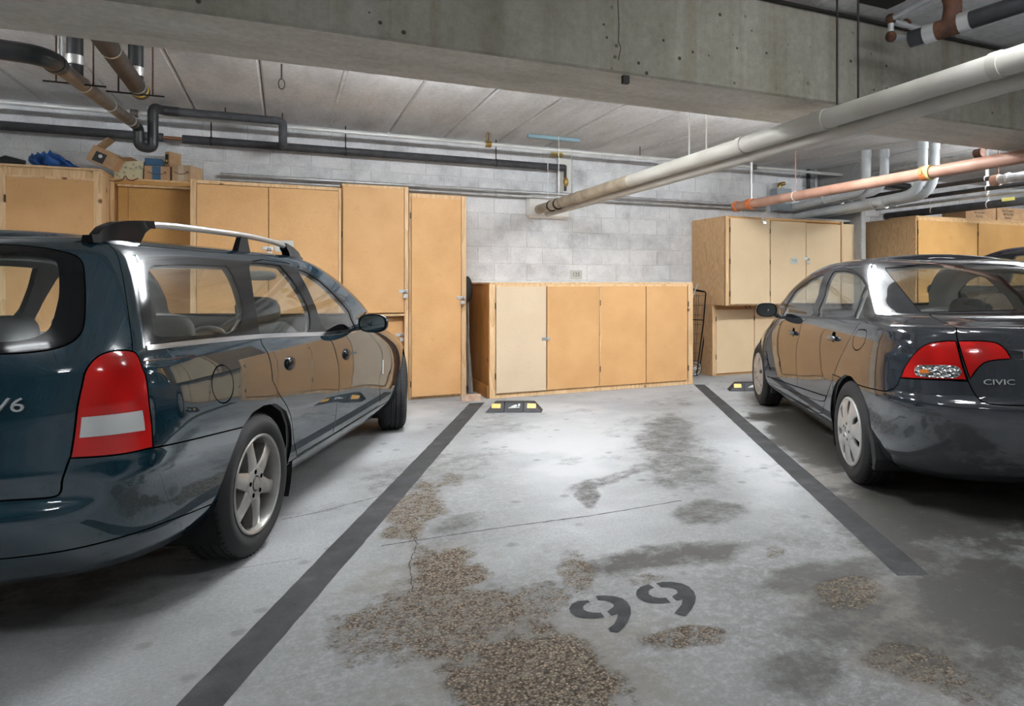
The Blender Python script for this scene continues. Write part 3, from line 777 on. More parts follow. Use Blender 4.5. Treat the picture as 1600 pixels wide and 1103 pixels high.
def densify(poly, step=0.02, closed=True):
    out = []
    n = len(poly)
    for i in range(n if closed else n - 1):
        a = np.array(poly[i]); b = np.array(poly[(i + 1) % n])
        k = max(1, int(np.ceil(np.linalg.norm(b - a) / step)))
        for j in range(k): out.append(a + (b - a) * j / k)
    if not closed: out.append(np.array(poly[-1]))
    return np.array(out)
def smooth_poly(poly, it=2, sharp=0.9):
    """Chaikin, corners sharper than `sharp` rad are kept"""
    P = [np.array(p, float) for p in poly]
    for _ in range(it):
        Q = []; n = len(P)
        for i in range(n):
            a, b, c = P[i - 1], P[i], P[(i + 1) % n]
            u = b - a; w_ = c - b
            ang = abs(math.atan2(u[0] * w_[1] - u[1] * w_[0], u @ w_))
            if ang > sharp: Q.append(b)
            else: Q += [b * 0.75 + a * 0.25, b * 0.75 + c * 0.25]
        P = Q
    return P
def offset_poly(P, d):
    n = len(P); a = np.roll(P, 1, 0); c = np.roll(P, -1, 0)
    t = c - a; t /= np.linalg.norm(t, axis=1, keepdims=True) + 1e-12
    area = 0.5 * np.sum(P[:, 0] * c[:, 1] - c[:, 0] * P[:, 1])
    nn = np.stack([t[:, 1], -t[:, 0]], -1) * (1 if area > 0 else -1)
    return P + nn * d
def inside(pts, poly):
    x, y = pts[:, 0], pts[:, 1]; r = np.zeros(len(pts), bool)
    n = len(poly)
    lo = poly.min(0); hi = poly.max(0)
    sel = np.where((x >= lo[0]) & (x <= hi[0]) & (y >= lo[1]) & (y <= hi[1]))[0]
    if len(sel) == 0: return r
    xs, ys = x[sel], y[sel]; rr = np.zeros(len(sel), bool)
    for i in range(n):
        x1, y1 = poly[i]; x2, y2 = poly[(i + 1) % n]
        if y1 == y2: continue
        c = ((y1 > ys) != (y2 > ys)) & (xs < (x2 - x1) * (ys - y1) / (y2 - y1) + x1)
        rr ^= c
    r[sel] = rr
    return r

def build_body(B, root, panels, rest, paint_name, gapw=0.0062, grid=0.034):
    """panels: list of (name, material, [chart polygons], options) in order of priority; what is left becomes `rest`"""
    segs_v, segs_e = [], []
    def add_loop(P):
        b0 = len(segs_v)
        segs_v.extend(P.tolist())
        segs_e.extend([(b0 + i, b0 + (i + 1) % len(P)) for i in range(len(P))])
    proc = []
    for name, mat, polys, opt in panels:
        pl = []
        for p in polys:
            q = densify(smooth_poly(p, opt.get('smooth', 2)) if opt.get('smooth', 2) else p, 0.02)
            if opt.get('gap', True):
                q2 = (offset_poly(q, gapw / 2), offset_poly(q, -gapw / 2))
                add_loop(q2[0]); add_loop(q2[1]); pl.append((q, q2))
            else:
                add_loop(q); pl.append((q, None))
        proc.append((name, mat, pl, opt))
    ns = int(2 * B.L / grid); nv = int(B.V / grid) + 2
    gs, gv = np.meshgrid(np.linspace(-B.L, B.L, ns), np.linspace(0, B.V, nv))
    G = np.stack([gs.ravel(), gv.ravel()], -1)
    nb = len(segs_v)
    allv = [Vector(p) for p in segs_v] + [Vector(p) for p in G.tolist()]
    ve, ed, fa, *_ = delaunay_2d_cdt(allv, segs_e, [], 0, 1e-6)
    V = np.array([tuple(v) for v in ve]); T = np.array([f for f in fa if len(f) == 3])
    C = V[T].mean(1)
    ok = (C[:, 1] >= 0) & (C[:, 1] <= B.V) & (np.abs(C[:, 0]) <= B.L)
    T = T[ok]; C = C[ok]
    V[:, 1] = np.clip(V[:, 1], 0, B.V); V[:, 0] = np.clip(V[:, 0], -B.L, B.L)
    lab = np.full(len(T), -1); done = np.zeros(len(T), bool); gap = np.zeros(len(T), bool)
    for k, (name, mat, pl, opt) in enumerate(proc):
        for q, q2 in pl:
            if q2 is None:
                i = inside(C, q) & ~done; lab[i] = k; done |= i
            else:
                o = inside(C, q2[0]) & ~done; i = inside(C, q2[1]) & ~done
                g = o & ~i
                gap |= g; lab[i] = k; done |= o
    S3 = B.P(V[:, 0], V[:, 1]); N3 = B.Nm(V[:, 0], V[:, 1])
    def emit(name, mat, sel, off, parent, flip=False):
        t = T[sel]
        if len(t) == 0: print('empty panel', name); return None
        u, inv = np.unique(t, return_inverse=True)
        f = inv.reshape(-1, 3)
        n = N3[u]; p = S3[u] + n * off
        # wind outward
        fn = np.cross(p[f[:, 1]] - p[f[:, 0]], p[f[:, 2]] - p[f[:, 0]])
        bad = np.einsum('ij,ij->i', fn, n[f[:, 0]]) < 0
        f[bad] = f[bad][:, ::-1]
        if flip: f = f[:, ::-1]; n = -n
        return mesh_obj(name, p.tolist(), f.tolist(), mat, parent, True, n.tolist())
    objs = {}
    for k, (name, mat, pl, opt) in enumerate(proc):
        if mat is None: continue
        par = objs.get(opt['parent']) if opt.get('parent') else root
        for side in ((0,) if opt.get('whole') else (1, -1)):
            sel = (lab == k) & ~gap
            if side: sel = sel & (np.sign(C[:, 0]) == side)
            if not sel.any(): continue
            key = (name, side)
            p2 = root
            if opt.get('parent'):
                p2 = objs.get((opt['parent'], side)) or objs.get((opt['parent'], 0)) or root
            o = emit(name, mat, sel, opt.get('off', 0.0), p2)
            if opt.get('label'): o['label'] = opt['label']
            objs[key] = o
    emit(rest, paint_name, (lab == -1) & ~gap, 0.0, root)
    emit('panel_gap', 'gap_black', gap, -0.0006, root)
    opaque = np.array([proc[k][1] not in (None, 'car_glass') if k >= 0 else True for k in lab])
    zc = S3[T].mean(1)[:, 2]
    emit('interior_trim', 'interior_grey', opaque & (zc > 0.30), -0.028, root, True)
    # roof skin over the topmost contour
    n1, n2 = 60, 24
    us = np.linspace(0.0, B.L, n1); ts = np.linspace(-1, 1, n2)
    vv, ff, ff2 = [], [], []
    top = B.P(us, np.full(n1, B.V))
    for i in range(n1):
        for t in ts:
            wy = abs(top[i][1]) / B.fw(B.V)
            vv.append((top[i][0], t * abs(top[i][1]), top[i][2] + B.crown * (1 - t * t) * min(1, wy * 1.0)))
    for i in range(n1 - 1):
        for j in range(n2 - 1):
            a = i * n2 + j
            ff.append((a, a + n2, a + n2 + 1, a + 1))
    o = mesh_obj('roof', vv, ff, paint_name, root, True)
    mesh_obj('headliner', [(x, y * 0.97, z - 0.03) for x, y, z in vv], [f[::-1] for f in ff], 'interior_grey', root, True)
    # floor pan
    us = np.linspace(-B.L, B.L, 90); b0 = B.P(us, np.zeros(90))
    zf = float(B.fz(0)) + 0.02
    mesh_obj('underbody', [(p[0] * 0.98, p[1] * 0.97, zf) for p in b0], [tuple(range(90))], 'well_black', root)
    return objs

def mir(polys):
    return polys + [[(-s, v) for s, v in p] for p in polys]
def half(pts):
    """close a traced right-hand outline across the car's centre line"""
    return list(pts) + [(-s, v) for s, v in reversed(pts)]
def arch(B, xc, zc, r, low=-0.6):
    P = []
    for k in range(41):
        a = PI * 1.18 - (PI * 1.36) * k / 40
        q = B.side(xc + r * math.cos(a), max(zc + r * math.sin(a), float(B.fz(0)) + 0.004))
        if q: P.append(q)
    P = [(P[0][0], -0.05)] + P + [(P[-1][0], -0.05)]
    return P
def ell_px(B, cx, cy, ax, ay, n=24, rot=0.0):
    return B.pxs([(cx + ax * math.cos(2 * PI * k / n) * math.cos(rot) - ay * math.sin(2 * PI * k / n) * math.sin(rot),
                   cy + ax * math.cos(2 * PI * k / n) * math.sin(rot) + ay * math.sin(2 * PI * k / n) * math.cos(rot)) for k in range(n)])

def ellipsoid(name, c, ax, mat, parent, M3=None, seg=20, power=2.0):
    bm = bmesh.new(); bmesh.ops.create_uvsphere(bm, u_segments=seg, v_segments=seg // 2, radius=1.0)
    for v in bm.verts:
        p = v.co
        if power != 2.0:
            n = (abs(p.x)**power + abs(p.y)**power + abs(p.z)**power)**(1 / power)
            p = p / n
        p = Vector((p.x * ax[0], p.y * ax[1], p.z * ax[2]))
        v.co = Vector(c) + (M3 @ p if M3 else p)
    return bm_obj(name, bm, mat, parent, True)

# ---- wheels (axis = local Y, outside face towards +Y)
noisy('alloy', (0.33, 0.32, 0.30), (0.45, 0.44, 0.42), 9, 0.35, 0.7)
noisy('hubcap', (0.42, 0.42, 0.41), (0.52, 0.52, 0.51), 7, 0.42, 0.5)
def tyre_mesh(r, wd, rr):
    bm = bmesh.new(); h = wd / 2; seg = 72
    prof = [(rr - 0.012, -h + 0.025), (rr + 0.01, -h + 0.008), ((r + rr) / 2, -h - 0.006), (r - 0.028, -h + 0.004), (r - 0.010, -h + 0.016), (r, -h + 0.034)]
    gro = [-0.055, -0.018, 0.018, 0.055]
    k = wd / 0.2
    for g in gro:
        g *= k
        prof += [(r, g - 0.006), (r - 0.008, g - 0.004), (r - 0.008, g + 0.004), (r, g + 0.006)]
    prof += [(r, h - 0.034), (r - 0.010, h - 0.016), (r - 0.028, h - 0.004), (r - 0.036, h + 0.0), (r - 0.040, h + 0.003), ((r + rr) / 2, h + 0.006), (rr + 0.022, h + 0.0), (rr + 0.018, h - 0.004), (rr + 0.01, h - 0.006), (rr - 0.012, h - 0.02)]
    lathe(bm, prof, seg)
    # shoulder sipes: shallow cuts across the tread
    return bm
def add_sipes(name, r, wd, parent):
    bm = bmesh.new(); n = 64
    for k in range(n):
        a = 2 * PI * k / n
        for s in (-1, 1):
            M = Matrix.Rotation(-a, 4, 'Y') @ Matrix.Translation((r - 0.0015, s * wd * 0.345, 0))
            add_box(bm, (-0.004, -wd * 0.035, -0.0018), (0.0020, wd * 0.05, 0.0018), M)
    o = bm_obj(name, bm, 'well_black', parent); o['kind'] = 'stuff'
    return o
def make_wheel(name, r, wd, rr, style, parent):
    t = empty(name); t.parent = parent
    ty = bm_obj('tyre', tyre_mesh(r, wd, rr), 'rubber', t, autosmooth=0.6)
    add_sipes('tread_sipes', r, wd, t)
    h = wd / 2
    bm = bmesh.new()
    if style == 'alloy':
        lathe(bm, [(rr + 0.002, h - 0.018), (rr + 0.006, h - 0.004), (rr, h + 0.001), (rr - 0.008, h - 0.003), (rr - 0.014, h - 0.02), (rr - 0.022, h - 0.10), (rr - 0.022, -h + 0.03)], 64)
        bm_obj('rim', bm, 'alloy', t, autosmooth=0.7)
        bm = bmesh.new(); lathe(bm, [(0.0, h - 0.11), (rr - 0.022, h - 0.11)], 32); bm_obj('brake_disc', bm, 'dark_iron', t)
        ns, hubr, zf = 6, 0.078, h - 0.018
    else:
        lathe(bm, [(rr + 0.012, h - 0.02), (rr + 0.010, h - 0.001), (rr + 0.002, h + 0.005), (rr - 0.010, h + 0.004), (rr - 0.016, h - 0.006), (rr - 0.018, h - 0.03)], 64)
        bm_obj('rim', bm, 'hubcap', t, autosmooth=0.7)
        bm = bmesh.new(); lathe(bm, [(0.0, h - 0.045), (rr - 0.005, h - 0.045)], 32); bm_obj('wheel_disc', bm, 'dark_iron', t)
        ns, hubr, zf = 7, 0.095, h + 0.004
    mt = 'alloy' if style == 'alloy' else 'hubcap'
    for k in range(ns):
        a = 2 * PI * k / ns + (0.35 if style == 'alloy' else 0.25)
        bm = bmesh.new()
        w0, w1 = (0.036, 0.032) if style == 'alloy' else (0.040, 0.064)
        Lr = [hubr * 0.75, hubr * 1.25, (hubr + rr) / 2, rr - 0.03, rr - 0.008]
        wds = [w0 * 1.15, w0, w0 * 0.85 if style == 'alloy' else (w0 + w1) / 2 * 0.95, w1, w1 * 1.35]
        dep = [zf + 0.000, zf + 0.002, zf - 0.002, zf - 0.006, zf - 0.012] if style == 'alloy' else [zf + 0.012, zf + 0.012, zf + 0.009, zf + 0.004, zf - 0.002]
        rings = []
        for rad, wq, z in zip(Lr, wds, dep):
            rings.append([bm.verts.new(p) for p in ((rad, z - 0.05 if style == 'alloy' else z - 0.02, -wq), (rad, z - 0.008, -wq), (rad, z, -wq * 0.62), (rad, z + 0.001, 0), (rad, z, wq * 0.62), (rad, z - 0.008, wq), (rad, z - 0.05 if style == 'alloy' else z - 0.02, wq))])
        for i in range(4):
            for j in range(6): bm.faces.new((rings[i][j], rings[i][j + 1], rings[i + 1][j + 1], rings[i + 1][j]))
        bmesh.ops.transform(bm, matrix=Matrix.Rotation(-a, 4, 'Y'), verts=bm.verts)
        bm_obj('spoke', bm, mt, t, autosmooth=0.7)
    bm = bmesh.new()
    if style == 'alloy':
        lathe(bm, [(hubr, zf - 0.05), (hubr, zf - 0.004), (hubr - 0.008, zf + 0.003), (0.036, zf + 0.003), (0.034, zf - 0.012), (0.03, zf - 0.012), (0.028, zf + 0.006), (0.0, zf + 0.009)], 40)
        bm_obj('hub', bm, mt, t, autosmooth=0.6)
        for k in range(5):
            a = 2 * PI * k / 5 + 0.2
            bm = bmesh.new(); lathe(bm, [(0.0, zf + 0.0042), (0.0105, zf + 0.0042), (0.0105, zf)], 10)
            bmesh.ops.translate(bm, verts=bm.verts, vec=(0.054 * math.cos(a), 0, 0.054 * math.sin(a))); bm_obj('lug_hole', bm, 'gap_black', t)
    else:
        lathe(bm, [(hubr, zf - 0.03), (hubr, zf + 0.009), (hubr - 0.012, zf + 0.014), (0.03, zf + 0.016), (0.026, zf + 0.010), (0.0, zf + 0.011)], 40)
        bm_obj('hub', bm, mt, t, autosmooth=0.6)
        for k in range(5):
            a = 2 * PI * k / 5 + 0.5
            bm = bmesh.new(); lathe(bm, [(0.0, zf + 0.0165), (0.0085, zf + 0.0165), (0.0085, zf + 0.01)], 10)
            bmesh.ops.translate(bm, verts=bm.verts, vec=(0.05 * math.cos(a), 0, 0.05 * math.sin(a))); bm_obj('lug_nut', bm, 'dark_iron', t)
    return t
def wheel_well(parent, x, z, r, side, ymax, name='wheel_well'):
    bm = bmesh.new(); n = 24; ri, ro = [], []
    for k in range(n + 1):
        a = -0.5 + (PI + 1.0) * k / n
        p = (x + r * math.cos(a), z + r * math.sin(a))
        ri.append(bm.verts.new((p[0], side * 0.45, p[1]))); ro.append(bm.verts.new((p[0], side * ymax, p[1])))
    for k in range(n): bm.faces.new((ri[k], ri[k + 1], ro[k + 1], ro[k]))
    bm.faces.new(ri)
    return bm_obj(name, bm, 'well_black', parent, True)
def seats(root, xf, xr_, zseat, wid, headz, hr_mat='seat_cloth'):
    """front seats, rear bench, dashboard and steering wheel"""
    for s in (-1, 1):
        t = ellipsoid('front_seat', (xf, s * 0.37, zseat + 0.05), (0.27, 0.25, 0.12), 'seat_cloth', root, power=4)
        Mr = Matrix.Rotation(-0.25, 3, 'Y')
        ellipsoid('seat_back', (xf - 0.30, s * 0.37, zseat + 0.36), (0.08, 0.25, 0.33), 'seat_cloth', t, Mr, power=3.5)
        ellipsoid('headrest', (xf - 0.40, s * 0.37, headz), (0.05, 0.13, 0.085), 'seat_cloth', t, Mr, power=3)
        for q in (-0.05, 0.05):
            tube('headrest_post', [(xf - 0.40, s * 0.37 + q, headz), (xf - 0.36, s * 0.37 + q, headz - 0.16)], 0.006, 'chrome', t, 8)
    t = ellipsoid('rear_bench', (xr_, 0, zseat + 0.05), (0.26, 0.60, 0.12), 'seat_cloth', root, power=5)
    ellipsoid('seat_back', (xr_ - 0.30, 0, zseat + 0.33), (0.09, 0.60, 0.32), 'seat_cloth', t, Matrix.Rotation(-0.25, 3, 'Y'), power=5)
    for s in (-1, 1):
        ellipsoid('headrest', (xr_ - 0.40, s * 0.36, headz - 0.06), (0.05, 0.13, 0.075), 'seat_cloth', t, Matrix.Rotation(-0.2, 3, 'Y'), power=3)
    ellipsoid('dashboard', (xf + 0.72, 0, zseat + 0.38), (0.26, 0.66, 0.13), 'dash_grey', root, power=4)
    bm = bmesh.new()
    add_tube(bm, [Matrix.Rotation(0.45, 3, 'Y') @ Vector((0, 0.185 * math.cos(a), 0.185 * math.sin(a))) + Vector((xf + 0.36, 0.37, zseat + 0.42)) for a in [2 * PI * k / 24 for k in range(24)]], 0.015, 8, closed=True)
    sw = bm_obj('steering_wheel', bm, 'dash_grey', root, True)
    tube('steering_hub', [(xf + 0.36, 0.37, zseat + 0.42), (xf + 0.52, 0.37, zseat + 0.36)], 0.05, 'dash_grey', sw, 12)
    for q in (-0.13, 0.13):
        tube('steering_spoke', [(xf + 0.36, 0.37, zseat + 0.42), (xf + 0.36, 0.37 + q * 1.35, zseat + 0.43)], 0.014, 'dash_grey', sw, 8)
    ellipsoid('rear_view_mirror', (xf + 0.42, 0, headz + 0.22), (0.02, 0.12, 0.035), 'dash_grey', root, power=3)
    box('cabin_floor', (xr_ - 0.4, -0.72, 0.26), (xf + 0.9, 0.72, 0.30), 'dash_grey', root)
def door_mirror(root, p_base, p_c, size, facing, yaw, mat):
    """door mirror: housing shell, black rim, reflecting face towards the rear"""
    M3 = Matrix.Rotation(yaw, 3, 'Z')
    h = ellipsoid('door_mirror', p_c, (0.062, size[0], size[1]), mat, root, M3, 28, 2.6)
    f = M3 @ Vector((-1, 0, 0))
    for v in h.data.vertices:
        e_ = (v.co - Vector(p_c)).dot(f)
        if e_ > 0.008: v.co = v.co - f * (e_ - 0.008)
    c = Vector(p_c) + f * 0.010
    for nm, k, off, mt in (('mirror_rim', 0.95, 0.0, 'black_trim'), ('mirror_face', 0.84, 0.004, 'mirror_glass')):
        bm = bmesh.new(); n = 32; ring = []; ring2 = []
        for i in range(n):
            a = 2 * PI * i / n; ca, sa = math.cos(a), math.sin(a)
            q = (abs(ca)**2.6 + abs(sa)**2.6)**(1 / 2.6)
            pnt = M3 @ Vector((0, size[0] * k * ca / q, size[1] * k * sa / q))
            ring.append(bm.verts.new(c + pnt + f * off)); ring2.append(bm.verts.new(c + pnt - f * 0.02))
        bm.faces.new(ring)
        for i in range(n): bm.faces.new((ring[i], ring[(i + 1) % n], ring2[(i + 1) % n], ring2[i]))
        bm_obj(nm, bm, mt, h)
    tube('mirror_arm', [p_base, p_c], [0.020, 0.022], mat, h, 12)
    return h

# ---------------------------------------------------------------- blue wagon
RW = 0.318
wag_d = math.radians(-2.0)
wag_c = camw(-1.594 - 0.865 * math.cos(wag_d), 3.11)
wagon = empty('station_wagon', wag_c, PI / 2 - TH - wag_d)
tag(wagon, 'dark teal blue station wagon with roof rails parked beside the empty stall', 'car')
MW = Matrix.Translation(wag_c) @ Matrix.Rotation(PI / 2 - TH - wag_d, 4, 'Z')
BW_ = Body([(.25, .80, -.90, 3.45), (.30, .838, -.97, 3.55), (.38, .858, -1.015, 3.62), (.50, .870, -1.045, 3.66), (.58, .874, -1.05, 3.66),
            (.64, .874, -1.035, 3.62), (.72, .872, -1.03, 3.50), (.82, .866, -1.025, 3.15), (.90, .855, -1.01, 2.75), (.95, .842, -1.0, 2.40), (1.0, .824, -.985, 2.17),
            (1.1, .785, -.945, 2.02), (1.2, .738, -.885, 1.84), (1.3, .680, -.805, 1.60), (1.36, .632, -.74, 1.40), (1.39, .585, -.68, 1.22), (1.405, .50, -.58, 1.02)],
           0.135, 3.6, 0.32, 2.2, MW, 0.03, 0.03,
           dent=lambda a, z: 0.030 * np.exp(-((z - 0.555) / 0.045)**2) * np.clip((0.86 - a) / 0.16, 0, 1)**2 * (3 - 2 * np.clip((0.86 - a) / 0.16, 0, 1)))
def wagon_build():
    B = BW_
    X = lambda pts: B.pxs(pts)
    rw_out = X([(4, 381), (65, 386), (109, 395), (126, 403.5), (132, 419), (134, 469), (132, 508), (124, 525), (109, 537), (76, 548), (4, 554)])
    rw_in = X([(4, 396), (80.5, 401), (91.4, 412), (93.6, 455.7), (88, 482), (81, 508), (69.6, 521), (43.5, 531), (4, 535)])
    lamp = X([(158, 553), (179, 547), (205, 547), (215.7, 553.6), (223.6, 574.6), (231, 609), (235, 650), (239, 699), (185, 711), (110, 715.7), (117, 668), (123, 622), (129.5, 594), (136, 575), (145, 563)])
    lampw = X([(127.5, 652), (222, 641), (226, 672), (124, 684)])
    gate = X([(171, 383), (183, 395), (191.5, 430), (200, 482), (206, 530), (207, 549), (205, 640), (118, 700), (108, 717), (98.7, 745), (95.6, 769.6), (86, 777), (45, 780), (4, 782)])
    gate = [(gate[0][0] - 0.12, B.V - 0.05)] + gate
    bump = X([(238, 700), (300, 687), (379, 667.5)])
    a_f = arch(B, 2.705, RW, 0.36)
    a_r = X([(331, 806), (343.5, 762), (363.8, 706), (379, 667), (394, 645), (412, 633.5), (430, 630), (447.5, 642.8), (455, 665.7), (456, 693.6), (450, 721.5)])
    a_r = [(a_r[0][0] - 0.03, -0.05)] + [tuple(p) for p in densify(a_r, 0.03, False)] + [(a_r[-1][0] + 0.01, a_r[-1][1] - 0.1), (a_r[-1][0] + 0.01, -0.05)]
    bump = [(bump[0][0] - 0.30, bump[0][1] + 0.02)] + bump + [(a_r[22][0], bump[-1][1]), (a_r[22][0], -0.1)]
    val = X([(4, 873), (92.5, 862), (185, 840.5), (260, 815), (333, 786.6)])
    val = val + [(a_r[20][0], val[-1][1] + 0.02), (a_r[20][0], -0.1)]
    cargo = X([(210.5, 425), (218, 407), (237, 401.5), (290, 402), (330, 405), (361, 408), (386, 521.5), (300, 531), (228.5, 540)])
    cargo_in = X([(230, 427), (235.5, 416), (246, 414), (300, 413.5), (354, 416), (363.5, 430), (384, 519), (300, 525), (245, 527), (238.5, 519.5)])
    rdw = X([(383, 410), (410, 411), (438, 415), (447, 426), (498, 518.5), (450, 519), (405, 520.5), (394, 465)])
    fdw = X([(460, 419.5), (478, 424), (502.5, 441), (527, 465.5), (545.7, 487), (553.5, 504), (556, 513), (513, 518), (486, 466)])
    dlo = X([(209, 425), (217, 405.5), (237, 400), (290, 400.5), (330, 403.5), (362, 406.5), (400, 408.5), (438, 412.5), (461, 417), (479, 421.5), (504, 439), (529, 463.5), (548, 485.5), (556, 503), (560, 516), (515, 520.5), (450, 521), (405, 524), (300, 534), (226, 543)])
    belt = X([(229, 540), (300, 531.5), (405, 522), (450, 520), (515, 518.5), (556, 514), (557, 519), (515, 524.5), (450, 526), (405, 529), (300, 539), (229, 548)])
    fuel = ell_px(B, 348, 600, 17, 30, rot=-0.05)
    rd = X([(370, 400), (407, 526), (419.5, 557), (425.6, 594), (434.9, 615.8), (450, 637), (456.5, 656), (458.5, 690), (464, 712), (484, 699.5), (519, 679), (525.7, 637.5), (527, 576), (521, 542), (510, 523), (455, 412)])
    fd = X([(455, 412), (510, 523), (521, 542), (527, 576), (525.7, 637.5), (519.5, 679), (556, 656), (592, 633.5), (592, 594), (589, 536), (562, 512), (548, 484), (529, 462.5), (504, 438), (479, 420)])
    sill = X([(452, 722), (484, 702), (521, 679), (556, 657.5), (593, 634.5)])
    sill = [(a_r[20][0], sill[0][1])] + sill + [(a_f[20][0], sill[-1][1]), (a_f[20][0], -0.1), (a_r[20][0], -0.1)]
    wsp = [(B.L - 0.80, B.v_of(1.0)), (B.L + 0.1, B.v_of(0.985)), (B.L + 0.1, B.v_of(1.385)), (B.L - 0.70, B.v_of(1.375))]
    panels = [
        ('wheel_arch', None, mir([a_r, a_f]), dict(gap=False, smooth=0)),
        ('reverse_lamp', 'lens_white', mir([lampw]), dict(gap=False, smooth=0, parent='tail_lamp', off=0.002)),
        ('tail_lamp', 'lens_red', mir([lamp]), dict(label='red tail lamp with a white reversing panel')),
        ('rear_window', 'car_glass', [half(rw_in)], dict(gap=False, whole=True, off=-0.002)),
        ('rear_window_border', 'black_trim', [half(rw_out)], dict(gap=True, whole=True)),
        ('tailgate', 'paint_teal', [half(gate)], dict(whole=True)),
        ('cargo_window', 'car_glass', mir([cargo_in]), dict(gap=False, off=-0.002)),
        ('cargo_window_border', 'black_trim', mir([cargo]), dict(gap=False)),
        ('rear_door_window', 'car_glass', mir([rdw]), dict(gap=False, off=-0.004)),
        ('front_door_window', 'car_glass', mir([fdw]), dict(gap=False, off=-0.004)),
        ('belt_trim', 'chrome', mir([belt]), dict(gap=False, off=0.004, label='bright metal strip under the side windows')),
        ('window_surround', 'black_trim', mir([dlo]), dict(gap=False)),
        ('valance', 'paint_teal', [half(val)], dict(whole=True, smooth=0)),
        ('bumper', 'paint_teal', [half(bump)], dict(whole=True, smooth=0)),
        ('fuel_flap', 'paint_teal', [fuel], dict(whole=True)),
        ('rear_door', 'paint_teal', mir([rd]), dict()),
        ('front_door', 'paint_teal', mir([fd]), dict()),
        ('sill', 'paint_teal', mir([sill]), dict(smooth=0)),
        ('windscreen', 'car_glass', mir([wsp]), dict(gap=True, smooth=0)),
    ]
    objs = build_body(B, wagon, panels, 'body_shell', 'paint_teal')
    # wheels
    for i, (x, side, yaw) in enumerate(((0, -1, 0), (0, 1, 0), (2.705, -1, 0.31), (2.705, 1, 0.31))):
        wh = make_wheel('wheel', RW, 0.205, 0.216, 'alloy', wagon) if i == 0 else copy_tree(w0, wagon)
        if i == 0: w0 = wh
        wh.location = (x, side * (0.765 if i < 2 else 0.71), RW)
        wh.rotation_euler = (0, 0.3 * i, (PI if side < 0 else 0) + yaw)
        wheel_well(wagon, x + (0.03 if i < 2 else 0), RW + 0.01, 0.375, side, 0.845 if i < 2 else 0.75)
    seats(wagon, 1.45, 0.55, 0.32, 0.6, 1.06)
    box('cargo_floor', (-0.95, -0.62, 0.60), (0.2, 0.62, 0.64), 'dash_grey', wagon)
    ellipsoid('cargo_blanket', (-0.40, 0.20, 0.80), (0.38, 0.40, 0.13), 'interior_grey', wagon, power=2.6)
    # roof rails
    for s in (-1, 1):
        pts = []
        prof = [(-0.62, 1.402), (-0.50, 1.447), (-0.36, 1.463), (-0.1, 1.474), (0.4, 1.475), (0.8, 1.461), (1.02, 1.437), (1.20, 1.385)]
        xs = [p[0] for p in prof]; f = pchip(xs, [p[1] for p in prof])
        yy = lambda x: s * (0.575 - 0.02 * ((x - 0.3) / 0.9)**2)
        P = [(x, yy(x), float(f(x))) for x in np.linspace(-0.62, 1.20, 40)]
        cut = [p for p in P if -0.40 <= p[0] <= 0.98]
        rail = tube('roof_rail', cut, 0.0145, 'silver_rail', wagon, 10)
        def foot(xs_, base):
            """solid end or middle support under the rail"""
            bm = bmesh.new(); L0 = []
            for q in (-1, 1):
                up_ = [bm.verts.new((x, yy(x) + q * 0.017, float(f(x)) + 0.015 * (1 if -0.6 < x < 1.18 else 0))) for x in xs_]
                dn_ = [bm.verts.new((x, yy(x) + q * 0.022, z)) for x, z in zip(xs_, base)]
                L0.append((up_, dn_))
            n_ = len(xs_)
            for (u_, d_) in L0:
                for k in range(n_ - 1): bm.faces.new((u_[k], u_[k + 1], d_[k + 1], d_[k]))
            for k in range(n_ - 1):
                bm.faces.new((L0[0][0][k], L0[0][0][k + 1], L0[1][0][k + 1], L0[1][0][k])); bm.faces.new((L0[0][1][k], L0[0][1][k + 1], L0[1][1][k + 1], L0[1][1][k]))
            for k in (0, n_ - 1): bm.faces.new((L0[0][0][k], L0[0][1][k], L0[1][1][k], L0[1][0][k]))
            bm_obj('rail_foot', bm, 'black_trim', rail, autosmooth=0.6)
        xs_ = list(np.linspace(-0.64, -0.30, 12)); foot(xs_, [1.375 if x < -0.40 else 1.375 + (float(f(x)) - 0.017 - 1.375) * min(1, (x + 0.40) / 0.05) for x in xs_])
        xs_ = list(np.linspace(0.95, 1.21, 10)); foot(xs_, [float(f(x)) - 0.017 + (1.36 - float(f(x)) + 0.017) * min(1, max(0, (x - 0.97) / 0.04)) for x in xs_])
        bm = bmesh.new(); vs_ = []
        for q in (-0.016, 0.016):
            vs_.append([bm.verts.new((0.36, yy(0.36) + q, 1.375)), bm.verts.new((0.50, yy(0.5) + q, 1.375)), bm.verts.new((0.47, yy(0.47) + q * 0.7, float(f(0.47)))), bm.verts.new((0.41, yy(0.41) + q * 0.7, float(f(0.41))))])
        bm.faces.new(vs_[0]); bm.faces.new(vs_[1][::-1])
        for k in range(4): bm.faces.new((vs_[0][k], vs_[1][k], vs_[1][(k + 1) % 4], vs_[0][(k + 1) % 4]))
        bm_obj('rail_foot', bm, 'black_trim', rail)
    # handles
    for (px_, py_, r) in ((453, 568, 0.045), (541, 554, 0.045)):
        q = B.px(px_, py_)
        for sd in (1, -1):
            p, n = B.at(q[0] * sd, q[1])
            ellipsoid('door_handle', p, (r * 1.15, 0.020, r * 0.78), 'black_trim', wagon)
    # door mirror
    def loc(px_, py_, y):
        o = B.Mi @ Vector((0, 0, H)); d = B.Mi.to_3x3() @ Vector(ray(px_, py_)); t = (y - o.y) / d.y
        return o + d * t
    for sd in (-1, 1):
        c = loc(583, 505, -0.965); b0 = loc(556, 512, -0.84)
        c.y *= -sd; b0.y *= -sd
        door_mirror(wagon, b0, c, (0.098, 0.060), None, 0.10 * sd, 'paint_teal')
    # fender repeater, badge
    q = B.px(598, 573)
